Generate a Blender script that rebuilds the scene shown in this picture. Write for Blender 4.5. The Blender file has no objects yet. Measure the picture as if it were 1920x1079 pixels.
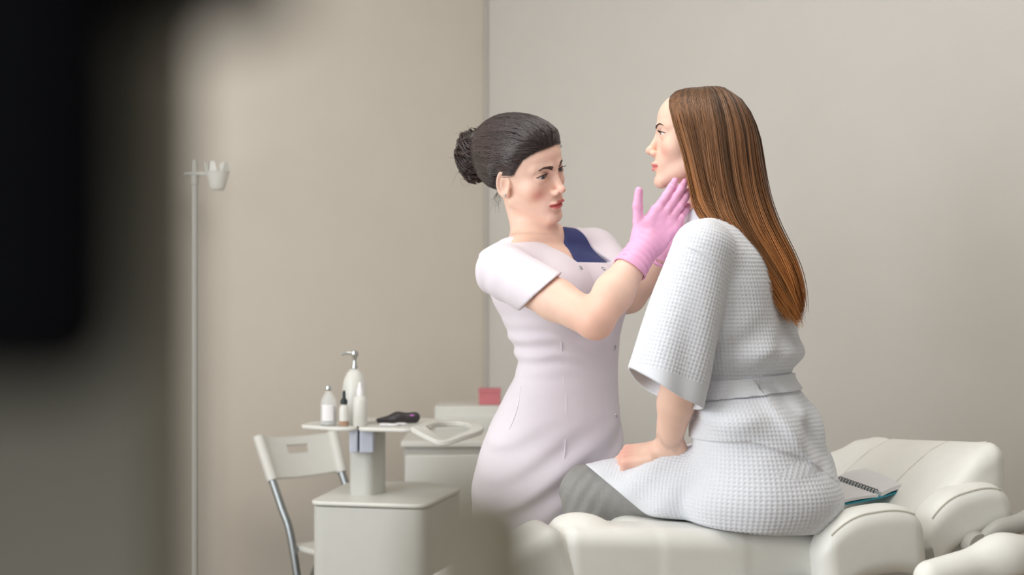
import bpy, math, random
import numpy as np
from mathutils import Vector, Matrix

# ------------------------------------------------------------------ camera, world, light, exposure
scene = bpy.context.scene
COL = scene.collection
FPX = 2667.0            # focal length in pixels of the 1920 x 1079 frame
CAM_Z = 1.22

cam_data = bpy.data.cameras.new('camera')
cam_data.sensor_width = 36.0
cam_data.lens = 36.0 * FPX / 1920.0
cam_data.clip_start = 0.05
cam_data.dof.use_dof = True
cam_data.dof.focus_distance = 2.93
cam_data.dof.aperture_fstop = 2.4
cam = bpy.data.objects.new('camera', cam_data)
cam.location = (0, 0, CAM_Z)
cam.rotation_euler = (math.pi / 2, 0, 0)
COL.objects.link(cam)
scene.camera = cam

world = bpy.data.worlds.new('daylight')
world.use_nodes = True
bg = world.node_tree.nodes['Background']
bg.inputs['Color'].default_value = (0.86, 0.92, 1.0, 1)
bg.inputs['Strength'].default_value = 1.0
scene.world = world

RA = np.array([math.sqrt(.5), math.sqrt(.5), 0.0])      # along the left wall, towards the corner
RB = np.array([math.sqrt(.5), -math.sqrt(.5), 0.0])     # along the right wall, away from the corner
CORNER = np.array([-0.094, 5.2, 0.0])
ROOM_H = 2.8

def room(a, b, z=0.0):
    p = CORNER + RA * a + RB * b
    return (float(p[0]), float(p[1]), float(z))

def area_light(name, loc, target, sx, sy, power, color, spread=180):
    l = bpy.data.lights.new(name, 'AREA')
    l.shape = 'RECTANGLE'; l.size = sx; l.size_y = sy
    l.energy = power; l.color = color; l.spread = math.radians(spread)
    o = bpy.data.objects.new(name, l)
    o.location = loc
    d = Vector(target) - Vector(loc)
    o.rotation_euler = d.to_track_quat('-Z', 'Y').to_euler()
    COL.objects.link(o)
    return o

# daylight entering through the two window openings, and an added ceiling panel
WIN_A = -4.2
area_light('daylight_window_1', room(WIN_A + .06, 1.25, 1.65), room(WIN_A + 2, 1.25, 1.6), 1.9, 1.9, 105, (0.93, 0.97, 1.0))
area_light('daylight_window_2', room(WIN_A + .06, 3.65, 1.65), room(WIN_A + 2, 3.65, 1.6), 1.5, 1.9, 27, (0.94, 0.975, 1.0))
area_light('added_ceiling_panel_light', room(-1.7, 2.0, ROOM_H - .05), room(-1.7, 2.0, 0), 1.2, 1.2, 24, (1.0, 0.975, 0.945))

scene.view_settings.view_transform = 'Standard'
scene.view_settings.look = 'None'
scene.view_settings.gamma = 1.0
scene.view_settings.use_curve_mapping = False
scene.view_settings.exposure = -0.80
try:
    scene.cycles.use_denoising = True
    scene.cycles.max_bounces = 8
    scene.cycles.diffuse_bounces = 5
    scene.cycles.caustics_reflective = False
    scene.cycles.caustics_refractive = False
except Exception:
    pass

def at(px, py, Y):
    """the real point that lies at depth Y behind picture position (px, py)"""
    return np.array([(px - 960) / FPX * Y, Y, CAM_Z - (py - 539.5) / FPX * Y])

rng = np.random.default_rng(7)
random.seed(7)

# ------------------------------------------------------------------ materials
MATS = {}
def srgb(r, g, b):
    f = lambda c: (c / 255 / 12.92) if c / 255 <= .04045 else ((c / 255 + .055) / 1.055) ** 2.4
    return (f(r), f(g), f(b), 1)

def mat(name, color, rough=.5, metal=0.0, noise=0.0, nscale=30.0, bump=0.0, bscale=200.0, sss=0.0,
        attr=None, coat=0.0, trans=0.0, ior=1.45, sheen=0.0, sssr=(.01, .004, .002), spec=None):
    m = bpy.data.materials.new(name); m.use_nodes = True
    nt = m.node_tree; N = nt.nodes; L = nt.links
    b = N['Principled BSDF']
    b.inputs['Base Color'].default_value = color
    b.inputs['Roughness'].default_value = rough
    b.inputs['Metallic'].default_value = metal
    b.inputs['IOR'].default_value = ior
    if spec is not None: b.inputs['Specular IOR Level'].default_value = spec
    if coat: b.inputs['Coat Weight'].default_value = coat
    if trans: b.inputs['Transmission Weight'].default_value = trans
    if sheen: b.inputs['Sheen Weight'].default_value = sheen
    if sss:
        b.inputs['Subsurface Weight'].default_value = sss
        b.inputs['Subsurface Radius'].default_value = (1, .4, .2)
        b.inputs['Subsurface Scale'].default_value = .008
    tc = N.new('ShaderNodeTexCoord')
    src = None
    if attr:
        a = N.new('ShaderNodeAttribute'); a.attribute_name = attr
        src = a.outputs['Color']
    nz = N.new('ShaderNodeTexNoise'); nz.inputs['Scale'].default_value = nscale; nz.inputs['Detail'].default_value = 4
    L.new(tc.outputs['Object'], nz.inputs['Vector'])
    mx = N.new('ShaderNodeMixRGB'); mx.blend_type = 'MULTIPLY'; mx.inputs['Fac'].default_value = 1
    rp = N.new('ShaderNodeMapRange')
    rp.inputs['From Min'].default_value = .3; rp.inputs['From Max'].default_value = .7
    rp.inputs['To Min'].default_value = 1 - noise; rp.inputs['To Max'].default_value = 1 + noise * .3
    L.new(nz.outputs['Fac'], rp.inputs['Value'])
    if src is not None: L.new(src, mx.inputs['Color1'])
    else: mx.inputs['Color1'].default_value = color
    L.new(rp.outputs['Result'], mx.inputs['Color2'])
    L.new(mx.outputs['Color'], b.inputs['Base Color'])
    if bump:
        n2 = N.new('ShaderNodeTexNoise'); n2.inputs['Scale'].default_value = bscale; n2.inputs['Detail'].default_value = 3
        L.new(tc.outputs['Object'], n2.inputs['Vector'])
        bp = N.new('ShaderNodeBump'); bp.inputs['Strength'].default_value = bump; bp.inputs['Distance'].default_value = .002
        L.new(n2.outputs['Fac'], bp.inputs['Height']); L.new(bp.outputs['Normal'], b.inputs['Normal'])
    MATS[name] = m
    return m

mat('wall_paint', srgb(231, 223, 212), .85, noise=.02, nscale=6, bump=.12, bscale=260)
mat('wall_paint_pale', srgb(207, 203, 197), .85, noise=.02, nscale=6, bump=.12, bscale=260)
mat('ceiling_paint', srgb(236, 234, 228), .9, noise=.02)
mat('floor_vinyl', srgb(150, 138, 122), .45, noise=.1, nscale=12)
mat('white_trim', srgb(238, 238, 236), .4, noise=.02)
mat('skin', srgb(235, 196, 176), .42, sss=.18, attr='tint', noise=.03, nscale=60, bump=.06, bscale=700, spec=.38)
mat('white_cotton', srgb(228, 220, 228), .75, noise=.015, nscale=40, bump=.05, bscale=900, sheen=.1)
mat('navy_cotton', srgb(52, 60, 112), .75, noise=.1, nscale=300, bump=.05, bscale=900)
mat('waffle_white', srgb(222, 224, 230), .85, noise=.015, nscale=50, bump=.10, bscale=1100, sheen=.15)
mat('legging_grey', srgb(146, 145, 142), .75, noise=.08, nscale=160, bump=.15, bscale=700)
mat('glove_pink', srgb(245, 180, 216), .42, noise=.05, nscale=50, bump=.10, bscale=420, sss=.1)
mat('hair_dark', srgb(52, 40, 38), .30, attr='tint', spec=.9)
mat('hair_brown', srgb(120, 74, 40), .36, attr='tint', spec=.55)
mat('lash_dark', srgb(42, 30, 28), .6)
mat('brow_brown', srgb(76, 56, 48), .6)
mat('eye', srgb(240, 236, 232), .12, attr='tint', coat=.5)
mat('leather_white', srgb(240, 239, 233), .42, noise=.02, nscale=25, bump=.10, bscale=420)
mat('piping_white', srgb(216, 212, 200), .5, noise=.03)
mat('plastic_white', srgb(218, 217, 211), .35, noise=.02)
mat('plastic_cream', srgb(196, 196, 190), .4, noise=.02)
mat('plastic_grey', srgb(176, 174, 168), .45, noise=.03)
mat('grey_blue_plastic', srgb(186, 190, 204), .4, noise=.03)
mat('black_plastic', srgb(7, 7, 9), .9, noise=.1, spec=.05)
mat('gap_shade', srgb(20, 18, 16), .8)  # near-black colour standing in for the shade inside open gaps
mat('taupe_panel', srgb(122, 118, 105), .7, noise=.05)
mat('taupe_vinyl', srgb(124, 116, 98), .6, noise=.05)
mat('tool_black', srgb(58, 52, 54), .4, noise=.05)
mat('chrome', srgb(205, 208, 208), .16, metal=1.0, noise=.03)
mat('steel_tube', srgb(150, 154, 156), .3, metal=1.0, noise=.05)
mat('gold', srgb(224, 160, 120), .25, metal=1.0)
mat('paper', srgb(226, 224, 226), .8, noise=.02)
mat('ink', srgb(120, 118, 122), .8)
mat('teal_cover', srgb(44, 142, 160), .5, noise=.05)
mat('spiral_dark', srgb(96, 96, 94), .35, metal=.8)
MATS_G = mat('glass_clear', srgb(250, 252, 252), .05); MATS_G.node_tree.nodes['Principled BSDF'].inputs['Alpha'].default_value = .32
mat('liquid', srgb(238, 240, 240), .05, trans=.6, ior=1.33)
mat('liquid_peach', srgb(232, 190, 160), .1, trans=.5, ior=1.33)
mat('label_white', srgb(240, 238, 240), .6)
mat('pink_box', srgb(206, 122, 128), .7, noise=.05)
mat('accent_pink', srgb(205, 110, 200), .4)
mat('rubber', srgb(34, 44, 46), .5)
m = mat('added_lamp_panel', srgb(255, 250, 240), .5)
m.node_tree.nodes['Principled BSDF'].inputs['Emission Color'].default_value = (1, .96, .9, 1)
m.node_tree.nodes['Principled BSDF'].inputs['Emission Strength'].default_value = 2.0

# ------------------------------------------------------------------ object helpers
def link(o, parent=None):
    COL.objects.link(o)
    if parent is not None:
        o.parent = parent
        o.matrix_parent_inverse = parent.matrix_world.inverted() if parent.matrix_world else Matrix()
    return o

def mesh_np(name, V, Q, material, parent=None, smooth=True, attrs=None):
    V = np.ascontiguousarray(V, dtype=np.float32)
    me = bpy.data.meshes.new(name)
    if isinstance(Q, np.ndarray):
        nf, k = Q.shape
        me.vertices.add(len(V)); me.vertices.foreach_set('co', V.ravel())
        me.loops.add(nf * k); me.loops.foreach_set('vertex_index', np.ascontiguousarray(Q, dtype=np.int32).ravel())
        me.polygons.add(nf)
        me.polygons.foreach_set('loop_start', np.arange(0, nf * k, k, dtype=np.int32))
        me.update(calc_edges=True)
    else:
        me.from_pydata([tuple(map(float, v)) for v in V], [], [tuple(map(int, q)) for q in Q])
    me.validate()
    me.polygons.foreach_set('use_smooth', np.full(len(me.polygons), smooth, dtype=bool))
    if attrs:
        for an, arr in attrs.items():
            a = me.color_attributes.new(an, 'FLOAT_COLOR', 'POINT')
            c = np.ones((len(V), 4), np.float32); c[:, :3] = arr
            a.data.foreach_set('color', c.ravel())
    me.materials.append(MATS[material])
    o = bpy.data.objects.new(name, me)
    return link(o, parent)

def tag(o, label, category, group=None):
    o['label'] = label; o['category'] = category
    if group: o['group'] = group
    return o

def thing(name, loc, label, category, group=None):
    o = bpy.data.objects.new(name, None)
    o.empty_display_size = .05
    o.location = tuple(float(x) for x in loc)
    COL.objects.link(o)
    o.matrix_world = Matrix.Translation(Vector(o.location))
    return tag(o, label, category, group)

def structure(o):
    o['kind'] = 'structure'; return o

class MB:
    """collects simple shapes into one mesh"""
    def __init__(s): s.v = []; s.f = []
    def add(s, V, F):
        n = len(s.v)
        s.v += [tuple(map(float, p)) for p in V]; s.f += [tuple(int(i) + n for i in f) for f in F]
        return s
    def box(s, c, h, R=None):
        c = np.array(c, float); h = np.array(h, float)
        P = np.array([[x, y, z] for x in (-1, 1) for y in (-1, 1) for z in (-1, 1)]) * h
        if R is not None: P = P @ np.array(R).T
        return s.add(P + c, [(0, 1, 3, 2), (4, 6, 7, 5), (0, 4, 5, 1), (2, 3, 7, 6), (0, 2, 6, 4), (1, 5, 7, 3)])
    def lathe(s, c, prof, n=28, sx=1.0, sy=1.0):
        c = np.array(c, float); V = []; F = []
        for r, z in prof:
            for i in range(n):
                a = 2 * math.pi * i / n
                V.append(c + np.array([r * sx * math.cos(a), r * sy * math.sin(a), z]))
        for j in range(len(prof) - 1):
            for i in range(n):
                k = (i + 1) % n
                F.append((j * n + i, j * n + k, (j + 1) * n + k, (j + 1) * n + i))
        F.append(tuple(range(n))[::-1]); F.append(tuple((len(prof) - 1) * n + i for i in range(n)))
        return s.add(V, F)
    def tube(s, pts, r, n=10, closed=False):
        P = np.array(pts, float); m = len(P)
        rr = np.full(m, r) if np.isscalar(r) else np.array(r)
        if closed: T = np.roll(P, -1, 0) - np.roll(P, 1, 0)
        else: T = np.gradient(P, axis=0)
        T /= np.linalg.norm(T, axis=1)[:, None] + 1e-12
        ref = np.array([0, 0, 1.0]) if abs(T[0][2]) < .9 else np.array([1.0, 0, 0])
        V = []; F = []
        u = np.cross(T[0], ref); u /= np.linalg.norm(u)
        for i in range(m):
            u = u - T[i] * (u @ T[i]); u /= np.linalg.norm(u) + 1e-12
            w = np.cross(T[i], u)
            for k in range(n):
                a = 2 * math.pi * k / n
                V.append(P[i] + rr[i] * (u * math.cos(a) + w * math.sin(a)))
        for i in range(m if closed else m - 1):
            j = (i + 1) % m
            for k in range(n):
                l = (k + 1) % n
                F.append((i * n + k, i * n + l, j * n + l, j * n + k))
        if not closed:
            F.append(tuple(range(n))[::-1]); F.append(tuple((m - 1) * n + k for k in range(n)))
        return s.add(V, F)
    def prism(s, poly, z0, z1):
        """poly: list of (x, y) counter-clockwise"""
        n = len(poly)
        V = [(x, y, z0) for x, y in poly] + [(x, y, z1) for x, y in poly]
        F = [tuple(range(n))[::-1], tuple(range(n, 2 * n))]
        F += [(i, (i + 1) % n, n + (i + 1) % n, n + i) for i in range(n)]
        return s.add(V, F)
    def build(s, name, material, parent=None, smooth=False, bevel=0.0, seg=3):
        o = mesh_np(name, np.array(s.v), s.f, material, parent, smooth)
        if bevel:
            md = o.modifiers.new('bevel', 'BEVEL'); md.width = bevel; md.segments = seg; md.limit_method = 'ANGLE'
            md.angle_limit = math.radians(40)
            o.data.polygons.foreach_set('use_smooth', np.full(len(o.data.polygons), True))
            wn = o.modifiers.new('weighted', 'WEIGHTED_NORMAL'); wn.keep_sharp = True
        elif smooth:
            sm = o.modifiers.new('edges', 'EDGE_SPLIT'); sm.split_angle = math.radians(42)
        return o

def catmull(P, n):
    """resample a poly-line smoothly to n points"""
    P = np.asarray(P, float); m = len(P)
    t = np.linspace(0, m - 1, n); i = np.clip(t.astype(int), 0, m - 2); f = (t - i)[:, None]
    p0 = P[np.maximum(i - 1, 0)]; p1 = P[i]; p2 = P[i + 1]; p3 = P[np.minimum(i + 2, m - 1)]
    return .5 * (2 * p1 + (p2 - p0) * f + (2 * p0 - 5 * p1 + 4 * p2 - p3) * f ** 2 + (3 * p1 - p0 - 3 * p2 + p3) * f ** 3)

# ------------------------------------------------------------------ implicit modelling
def smin(a, b, k):
    h = np.minimum(np.maximum(.5 + (.5 / k) * (b - a), 0), 1)
    return b + (a - b) * h - k * h * (1 - h)
def smax(a, b, k): return -smin(-a, -b, k)
def vec(*a): return np.array(a, dtype=np.float32)
def ell(p, c, r, R=None):
    q = p - vec(*c)
    if R is not None: q = q @ np.asarray(R, np.float32)
    r = vec(*r)
    q = q / r
    k0 = np.sqrt(np.einsum('ij,ij->i', q, q)); q = q / r
    k1 = np.sqrt(np.einsum('ij,ij->i', q, q))
    return k0 * (k0 - 1) / np.maximum(k1, 1e-6)
def sph(p, c, r):
    q = p - vec(*c)
    return np.sqrt(np.einsum('ij,ij->i', q, q)) - r
def cap(p, a, b, ra, rb):
    a = vec(*a); b = vec(*b); ba = b - a
    pa = p - a
    h = np.clip((pa @ ba) / (ba @ ba), 0, 1)
    pa = pa - h[:, None] * ba
    return np.sqrt(np.einsum('ij,ij->i', pa, pa)) - (ra + (rb - ra) * h)
def rbox(p, c, h, r, R=None):
    q = p - vec(*c)
    if R is not None: q = q @ np.asarray(R, np.float32)
    q = np.abs(q) - (vec(*h) - r)
    return np.sqrt((np.maximum(q, 0) ** 2).sum(1)) + np.minimum(q.max(1), 0) - r
def near(f, p, c, r):
    """evaluate f only close to its own place; a safe distance elsewhere"""
    d0 = np.sqrt(((p - vec(*c)) ** 2).sum(1)) - r
    out = d0 + .04
    m = d0 < .03
    if m.all(): return f(p)
    if m.any(): out[m] = f(p[m])
    return out
def chain(p, pts, rs, k=.01):
    d = None
    for i in range(len(pts) - 1):
        e = cap(p, pts[i], pts[i + 1], rs[i], rs[i + 1])
        d = e if d is None else smin(d, e, k)
    return d
class Column:
    """upright body column of elliptical sections; rows are (z, cx, cy, lateral radius, depth radius)"""
    def __init__(s, rows, fwd, n=90):
        R = np.array(sorted(rows), float)
        zz = np.linspace(R[0, 0], R[-1, 0], n)
        # monotone-ish cubic through the rows
        s.z = zz; s.v = []
        for k in range(1, 5):
            y = R[:, k]; x = R[:, 0]
            m = np.gradient(y, x)
            i = np.clip(np.searchsorted(x, zz) - 1, 0, len(x) - 2)
            h = x[i + 1] - x[i]; t = (zz - x[i]) / h
            s.v.append((2*t**3-3*t**2+1)*y[i] + (t**3-2*t**2+t)*h*m[i] + (-2*t**3+3*t**2)*y[i+1] + (t**3-t**2)*h*m[i+1])
        f = np.array(fwd[:2], float); f /= np.linalg.norm(f)
        s.f = f.astype(np.float32); s.l = np.array([-f[1], f[0]], np.float32)
    def local(s, p):
        z = p[:, 2]
        cx, cy, a, b = (np.interp(z, s.z, v).astype(np.float32) for v in s.v)
        dx = p[:, 0] - cx; dy = p[:, 1] - cy
        return dx * s.l[0] + dy * s.l[1], dx * s.f[0] + dy * s.f[1], a, b
    def __call__(s, p, off=0.0, exp=2.0):
        l, f, a, b = s.local(p)
        a = a + off; b = b + off
        x = np.abs(l / a); y = np.abs(f / b)
        k0 = np.sqrt(x * x + y * y); k1 = np.sqrt((x / a) ** 2 + (y / b) ** 2)
        d = k0 * (k0 - 1) / np.maximum(k1, 1e-5)
        r = .03
        d = smax(d, p[:, 2] - s.z[-1], r)
        return smax(d, s.z[0] - p[:, 2], .01)

def field(f, P, chunk=400000):
    P = np.ascontiguousarray(P, np.float32)
    if len(P) <= chunk: return f(P).astype(np.float32)
    return np.concatenate([f(P[i:i + chunk]).astype(np.float32) for i in range(0, len(P), chunk)])

def grad(f, P, e, d0=None):
    g = np.empty_like(P)
    d0 = field(f, P) if d0 is None else d0
    for k in range(3):
        d = np.zeros(3, np.float32); d[k] = e
        g[:, k] = (field(f, P + d) - d0) / e
    return g

def surface(f, lo, hi, h, B=8, slack=2.2, project=1):
    """surface-nets mesh of f = 0 in the box lo..hi with cell size h (block-sparse evaluation)"""
    lo = np.array(lo, np.float32); hi = np.array(hi, np.float32)
    nb = np.maximum(np.ceil((hi - lo) / (h * B)).astype(int), 1)
    n = nb * B + 1
    ix = np.stack(np.meshgrid(*[np.arange(k) for k in nb], indexing='ij'), -1).reshape(-1, 3)
    cen = lo + (ix + .5) * B * h
    dc = field(f, cen)
    act = np.abs(dc) < slack * .866 * B * h
    D = np.repeat(np.repeat(np.repeat(np.sign(dc).reshape(nb), B, 0), B, 1), B, 2).astype(np.float32) * 1.0
    D = np.pad(D, ((0, 1), (0, 1), (0, 1)), mode='edge')
    o = np.stack(np.meshgrid(*[np.arange(B + 1)] * 3, indexing='ij'), -1).reshape(-1, 3)
    ai = ix[act]
    if len(ai) == 0: return np.zeros((0, 3)), np.zeros((0, 4), int)
    step = 400
    for s in range(0, len(ai), step):
        I = (ai[s:s + step, None, :] * B + o[None]).reshape(-1, 3)
        D[I[:, 0], I[:, 1], I[:, 2]] = field(f, lo + I * np.float32(h))
    # cells
    S = D < 0
    c = n - 1
    cnt = np.zeros(c, np.int8)
    for a in (0, 1):
        for b in (0, 1):
            for d in (0, 1):
                cnt += S[a:a + c[0], b:b + c[1], d:d + c[2]]
    ce = np.argwhere((cnt > 0) & (cnt < 8))
    vid = np.full(c, -1, np.int32); vid[ce[:, 0], ce[:, 1], ce[:, 2]] = np.arange(len(ce))
    acc = np.zeros((len(ce), 3), np.float32); w = np.zeros(len(ce), np.float32)
    cor = [(a, b, d) for a in (0, 1) for b in (0, 1) for d in (0, 1)]
    val = {k: D[ce[:, 0] + k[0], ce[:, 1] + k[1], ce[:, 2] + k[2]] for k in cor}
    for k in cor:
        for ax in range(3):
            if k[ax]: continue
            k2 = list(k); k2[ax] = 1; k2 = tuple(k2)
            v1, v2 = val[k], val[k2]
            m = (v1 < 0) != (v2 < 0)
            t = np.where(m, v1 / np.where(m, v1 - v2, 1), 0)
            q = np.tile(np.array(k, np.float32), (len(ce), 1)); q[:, ax] = t
            acc[m] += q[m]; w[m] += 1
    V = lo + (ce + acc / w[:, None]) * np.float32(h)
    quads = []
    for ax in range(3):
        u, v = (ax + 1) % 3, (ax + 2) % 3
        s1 = [slice(None)] * 3; s2 = [slice(None)] * 3
        s1[ax] = slice(0, -1); s2[ax] = slice(1, None)
        A, Bq = S[tuple(s1)], S[tuple(s2)]
        e = np.argwhere(A != Bq)
        e = e[(e[:, u] > 0) & (e[:, v] > 0) & (e[:, u] < c[u]) & (e[:, v] < c[v])]
        if not len(e): continue
        sgn = A[e[:, 0], e[:, 1], e[:, 2]]
        def g(du, dv):
            t = e.copy(); t[:, u] -= du; t[:, v] -= dv
            return vid[t[:, 0], t[:, 1], t[:, 2]]
        q = np.stack([g(1, 1), g(0, 1), g(0, 0), g(1, 0)], 1)
        q[~sgn] = q[~sgn][:, ::-1]
        quads.append(q)
    Q = np.concatenate(quads)
    Q = Q[(Q >= 0).all(1)]
    for _ in range(project):
        d = field(f, V)
        gr = grad(f, V, h * .2, d)
        g2 = (gr * gr).sum(1)
        V = V - (np.clip(d, -h * .6, h * .6) / np.maximum(g2, .3))[:, None] * gr
    return V, Q

def join_meshes(ms):
    Vs, Qs, n = [], [], 0
    for V, Q in ms:
        Vs.append(V); Qs.append(Q + n); n += len(V)
    return np.concatenate(Vs), np.concatenate(Qs)

def keep(V, Q, mask):
    q = Q[mask[Q].all(1)]
    used = np.zeros(len(V), bool); used[q] = True
    idx = np.cumsum(used) - 1
    return V[used], idx[q]

def normals(V, Q):
    n = np.zeros_like(V)
    fn = np.cross(V[Q[:, 2]] - V[Q[:, 0]], V[Q[:, 3]] - V[Q[:, 1]])
    for k in range(4): np.add.at(n, Q[:, k], fn)
    return n / (np.linalg.norm(n, axis=1)[:, None] + 1e-12)

def strands(P, rad, sides=3, ref=(0.13, 0.21, 0.97)):
    """P (n, m, 3) strand points, rad (n, m): closed-ish thin tubes as one vertex / quad set"""
    n, m, _ = P.shape
    T = np.gradient(P, axis=1); T /= np.linalg.norm(T, axis=2)[..., None] + 1e-9
    u = np.cross(T, np.array(ref)); u /= np.linalg.norm(u, axis=2)[..., None] + 1e-9
    w = np.cross(T, u)
    ang = np.arange(sides) * 2 * math.pi / sides
    V = P[:, :, None] + rad[:, :, None, None] * (u[:, :, None] * np.cos(ang)[None, None, :, None] + w[:, :, None] * np.sin(ang)[None, None, :, None])
    base = (np.arange(n) * m * sides)[:, None, None]
    i = (np.arange(m - 1) * sides)[None, :, None]; k = np.arange(sides)[None, None]
    k2 = (np.arange(sides) + 1) % sides; k2 = k2[None, None]
    Q = np.stack([base + i + k, base + i + k2, base + i + sides + k2, base + i + sides + k], -1).reshape(-1, 4)
    return V.reshape(-1, 3), Q

def frame(fwd, roll=0.0):
    """columns: person's right, forward, up; roll > 0 lifts the person's left side"""
    f = np.array(fwd, float); f /= np.linalg.norm(f)
    r = np.cross(f, [0, 0, 1.0]); r /= np.linalg.norm(r)
    u = np.cross(r, f)
    l = -r
    l2 = l * math.cos(roll) + u * math.sin(roll)
    u2 = u * math.cos(roll) - l * math.sin(roll)
    return np.stack([-l2, f, u2], 1).astype(np.float32)
# ------------------------------------------------------------------ heads (local axes: x right, y forward, z up; eyes at z = 0)
EYE = (.0310, .0660, .0)
class Head:
    def __init__(s, center, fwd, roll=0.0, scale=1.0, open_=.0056, ears=True, crown=1.0, mouth_open=0.0):
        s.c = np.array(center, np.float32); s.R = frame(fwd, roll); s.k = scale
        s.open = open_; s.cr = crown; s.ears = ears; s.mo = mouth_open
    def to_local(s, p): return ((p - s.c) @ s.R) / s.k
    def to_world(s, q): return (np.asarray(q, np.float32) * s.k) @ s.R.T + s.c
    def skull(s, q):
        """smooth head mass without features"""
        d = ell(q, (0, -.020, .030), (.0715, .0900, .0790 * s.cr))
        d = smin(d, ell(q, (0, .022, .038), (.0625, .0610, .0540)), .03)
        d = smin(d, ell(q, (0, .022, -.030), (.0555, .0570, .0720)), .03)
        return d
    def local(s, q):
        q = q.copy(); sx = q[:, 0].copy(); q[:, 0] = np.abs(q[:, 0])
        x, y, z = q[:, 0], q[:, 1], q[:, 2]
        d = s.skull(q)
        # cheekbones, muzzle, jaw and chin
        d = smin(d, ell(q, (.040, .048, -.027), (.021, .022, .020)), .022)
        d = smin(d, ell(q, (0, .066, -.062), (.030, .0215, .026)), .022)
        d = smin(d, cap(q, (.047, .004, -.058), (.014, .068, -.097), .0150, .0125), .018)
        d = smin(d, ell(q, (0, .0740, -.0985), (.0150, .0130, .0130)), .014)
        # brow ridge
        d = smin(d, cap(q, (.012, .0775, .0185), (.042, .0600, .0190), .0075, .0075), .012)
        # eye sockets
        d = smax(d, -ell(q, (.0300, .0870, -.0010), (.0190, .0150, .0115)), .012)
        # nose
        d = smin(d, cap(q, (0, .0745, .0110), (0, .0955, -.0290), .0070, .0074), .012)
        d = smin(d, ell(q, (0, .0985, -.0325), (.0084, .0092, .0080)), .006)
        d = smin(d, ell(q, (.0110, .0885, -.0385), (.0062, .0092, .0062)), .005)
        d = smax(d, -ell(q, (.0052, .0960, -.0445), (.0030, .0052, .0030)), .003)
        # philtrum, lips
        d = smin(d, ell(q, (.0060, .0862, -.0610), (.0130, .0085, .0050)), .005)
        d = smin(d, ell(q, (.0105, .0835, -.0626), (.0110, .0075, .0034)), .005)
        d = smin(d, ell(q, (0, .0845, -.0718), (.0140, .0088, .0052)), .005)
        zm = -.0664 - .0016 * np.clip(x / .022, 0, 1.3) ** 2 + .0008 * np.cos(x * 300)
        gap = np.maximum(np.abs(z - zm) - (.0004 + s.mo * np.clip(1 - (x / .018) ** 2, 0, 1)), x - .0215)
        gap = np.maximum(gap, .0740 - y)
        d = smax(d, -(gap), .0022)
        d = smax(d, -ell(q, (0, .0925, -.0840), (.016, .0052, .0050)), .006)
        # eyelids around the eyeball
        lid = sph(q, EYE, .0140)
        d = smin(d, lid, .006)
        dx = (x - EYE[0]); e = .0148
        almond = np.clip(1 - (dx / e) ** 2, -1, 1)
        zc = EYE[2] + .0010 + .05 * dx
        up = (z - zc) - s.open * 1.0 * almond
        dn = (zc - z) - s.open * .75 * almond
        ap = np.maximum(np.maximum(up, dn), np.abs(dx) - e)
        ap = np.maximum(ap, EYE[1] + .002 - y)
        ap = np.maximum(ap, -(sph(q, EYE, .0119)))
        d = smax(d, -ap, .0012)
        # crease above the upper lid
        cz = z - (zc + s.open * 1.0 * almond + .0042)
        cr = np.sqrt(cz ** 2 + (np.maximum(np.abs(dx) - .011, 0)) ** 2 + (np.maximum(.078 - y, 0) + np.maximum(sph(q, EYE, .0155), 0)) ** 2) - .0009
        d = smax(d, -cr, .0022)
        if s.ears:
            # ears
            a = math.radians(15)
            ex = (x - .0675) * math.cos(a) - (-(y + .004)) * math.sin(a) * 1.0
            ew = (x - .0675) * math.cos(a) + (y + .004) * math.sin(a)       # out of the ear plane
            eu = -(x - .0675) * math.sin(a) + (y + .004) * math.cos(a)      # forward in the plane
            ev = z + .012 - .25 * eu
            k = np.sqrt((eu / .0145) ** 2 + (ev / .0255) ** 2)
            ring = np.sqrt(((k - 1) * .0165) ** 2 + (ew - .0045) ** 2) - .0034
            ring = np.where(eu > .010, ring + (eu - .010) * .8, ring)
            disc = np.maximum(np.abs(ew - .001) - .0030, (k - 1) * .0155)
            lobe = np.sqrt(((eu - .003) / 1.0) ** 2 + ((ev + .0255) / 1.1) ** 2 + ((ew - .002) * 1.5) ** 2) - .0078
            ear = smin(smin(disc, ring, .004), lobe, .006)
            kk = np.sqrt(((eu - .003) / .0075) ** 2 + ((ev + .004) / .0125) ** 2 + ((ew - .006) / .006) ** 2)
            ear = smax(ear, -((kk - 1) * .006), .003)
            trag = np.sqrt((eu - .0125) ** 2 + ((ev + .006) / 1.6) ** 2 + (ew - .002) ** 2) - .0042
            ear = smin(ear, trag, .004)
            d = smin(d, ear, .005)
        return d
    def __call__(s, p): return near(lambda x: s.local(s.to_local(x)) * s.k, p, s.c, .155)
    def tint(s, P, base, lip, blush, shadow, blush_amt=.5, hand=None):
        """natural colour of the skin: lips, blush, lid make-up"""
        q = s.to_local(P.astype(np.float32)); x = np.abs(q[:, 0]); y = q[:, 1]; z = q[:, 2]
        C = np.tile(np.array(base, np.float32)[None, :3], (len(P), 1))
        def blend(C, col, w): return C * (1 - w[:, None]) + np.array(col[:3], np.float32) * w[:, None]
        front = np.clip((y - .045) / .02, 0, 1)
        bl = np.exp(-(((x - .046) / .018) ** 2 + ((z + .036) / .016) ** 2)) * front
        C = blend(C, blush, np.clip(bl * blush_amt, 0, 1))
        sh = np.exp(-(((x - .031) / .019) ** 2 + ((z - .0075) / .0065) ** 2)) * front
        C = blend(C, shadow, np.clip(sh * .45, 0, 1))
        # nose tip warmth
        nt = np.exp(-((x / .012) ** 2 + ((z + .036) / .012) ** 2)) * np.clip((y - .08) / .01, 0, 1)
        C = blend(C, blush, nt * .22)
        wlip = np.clip(1 - x / .0222, 0, 1) ** .45
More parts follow.
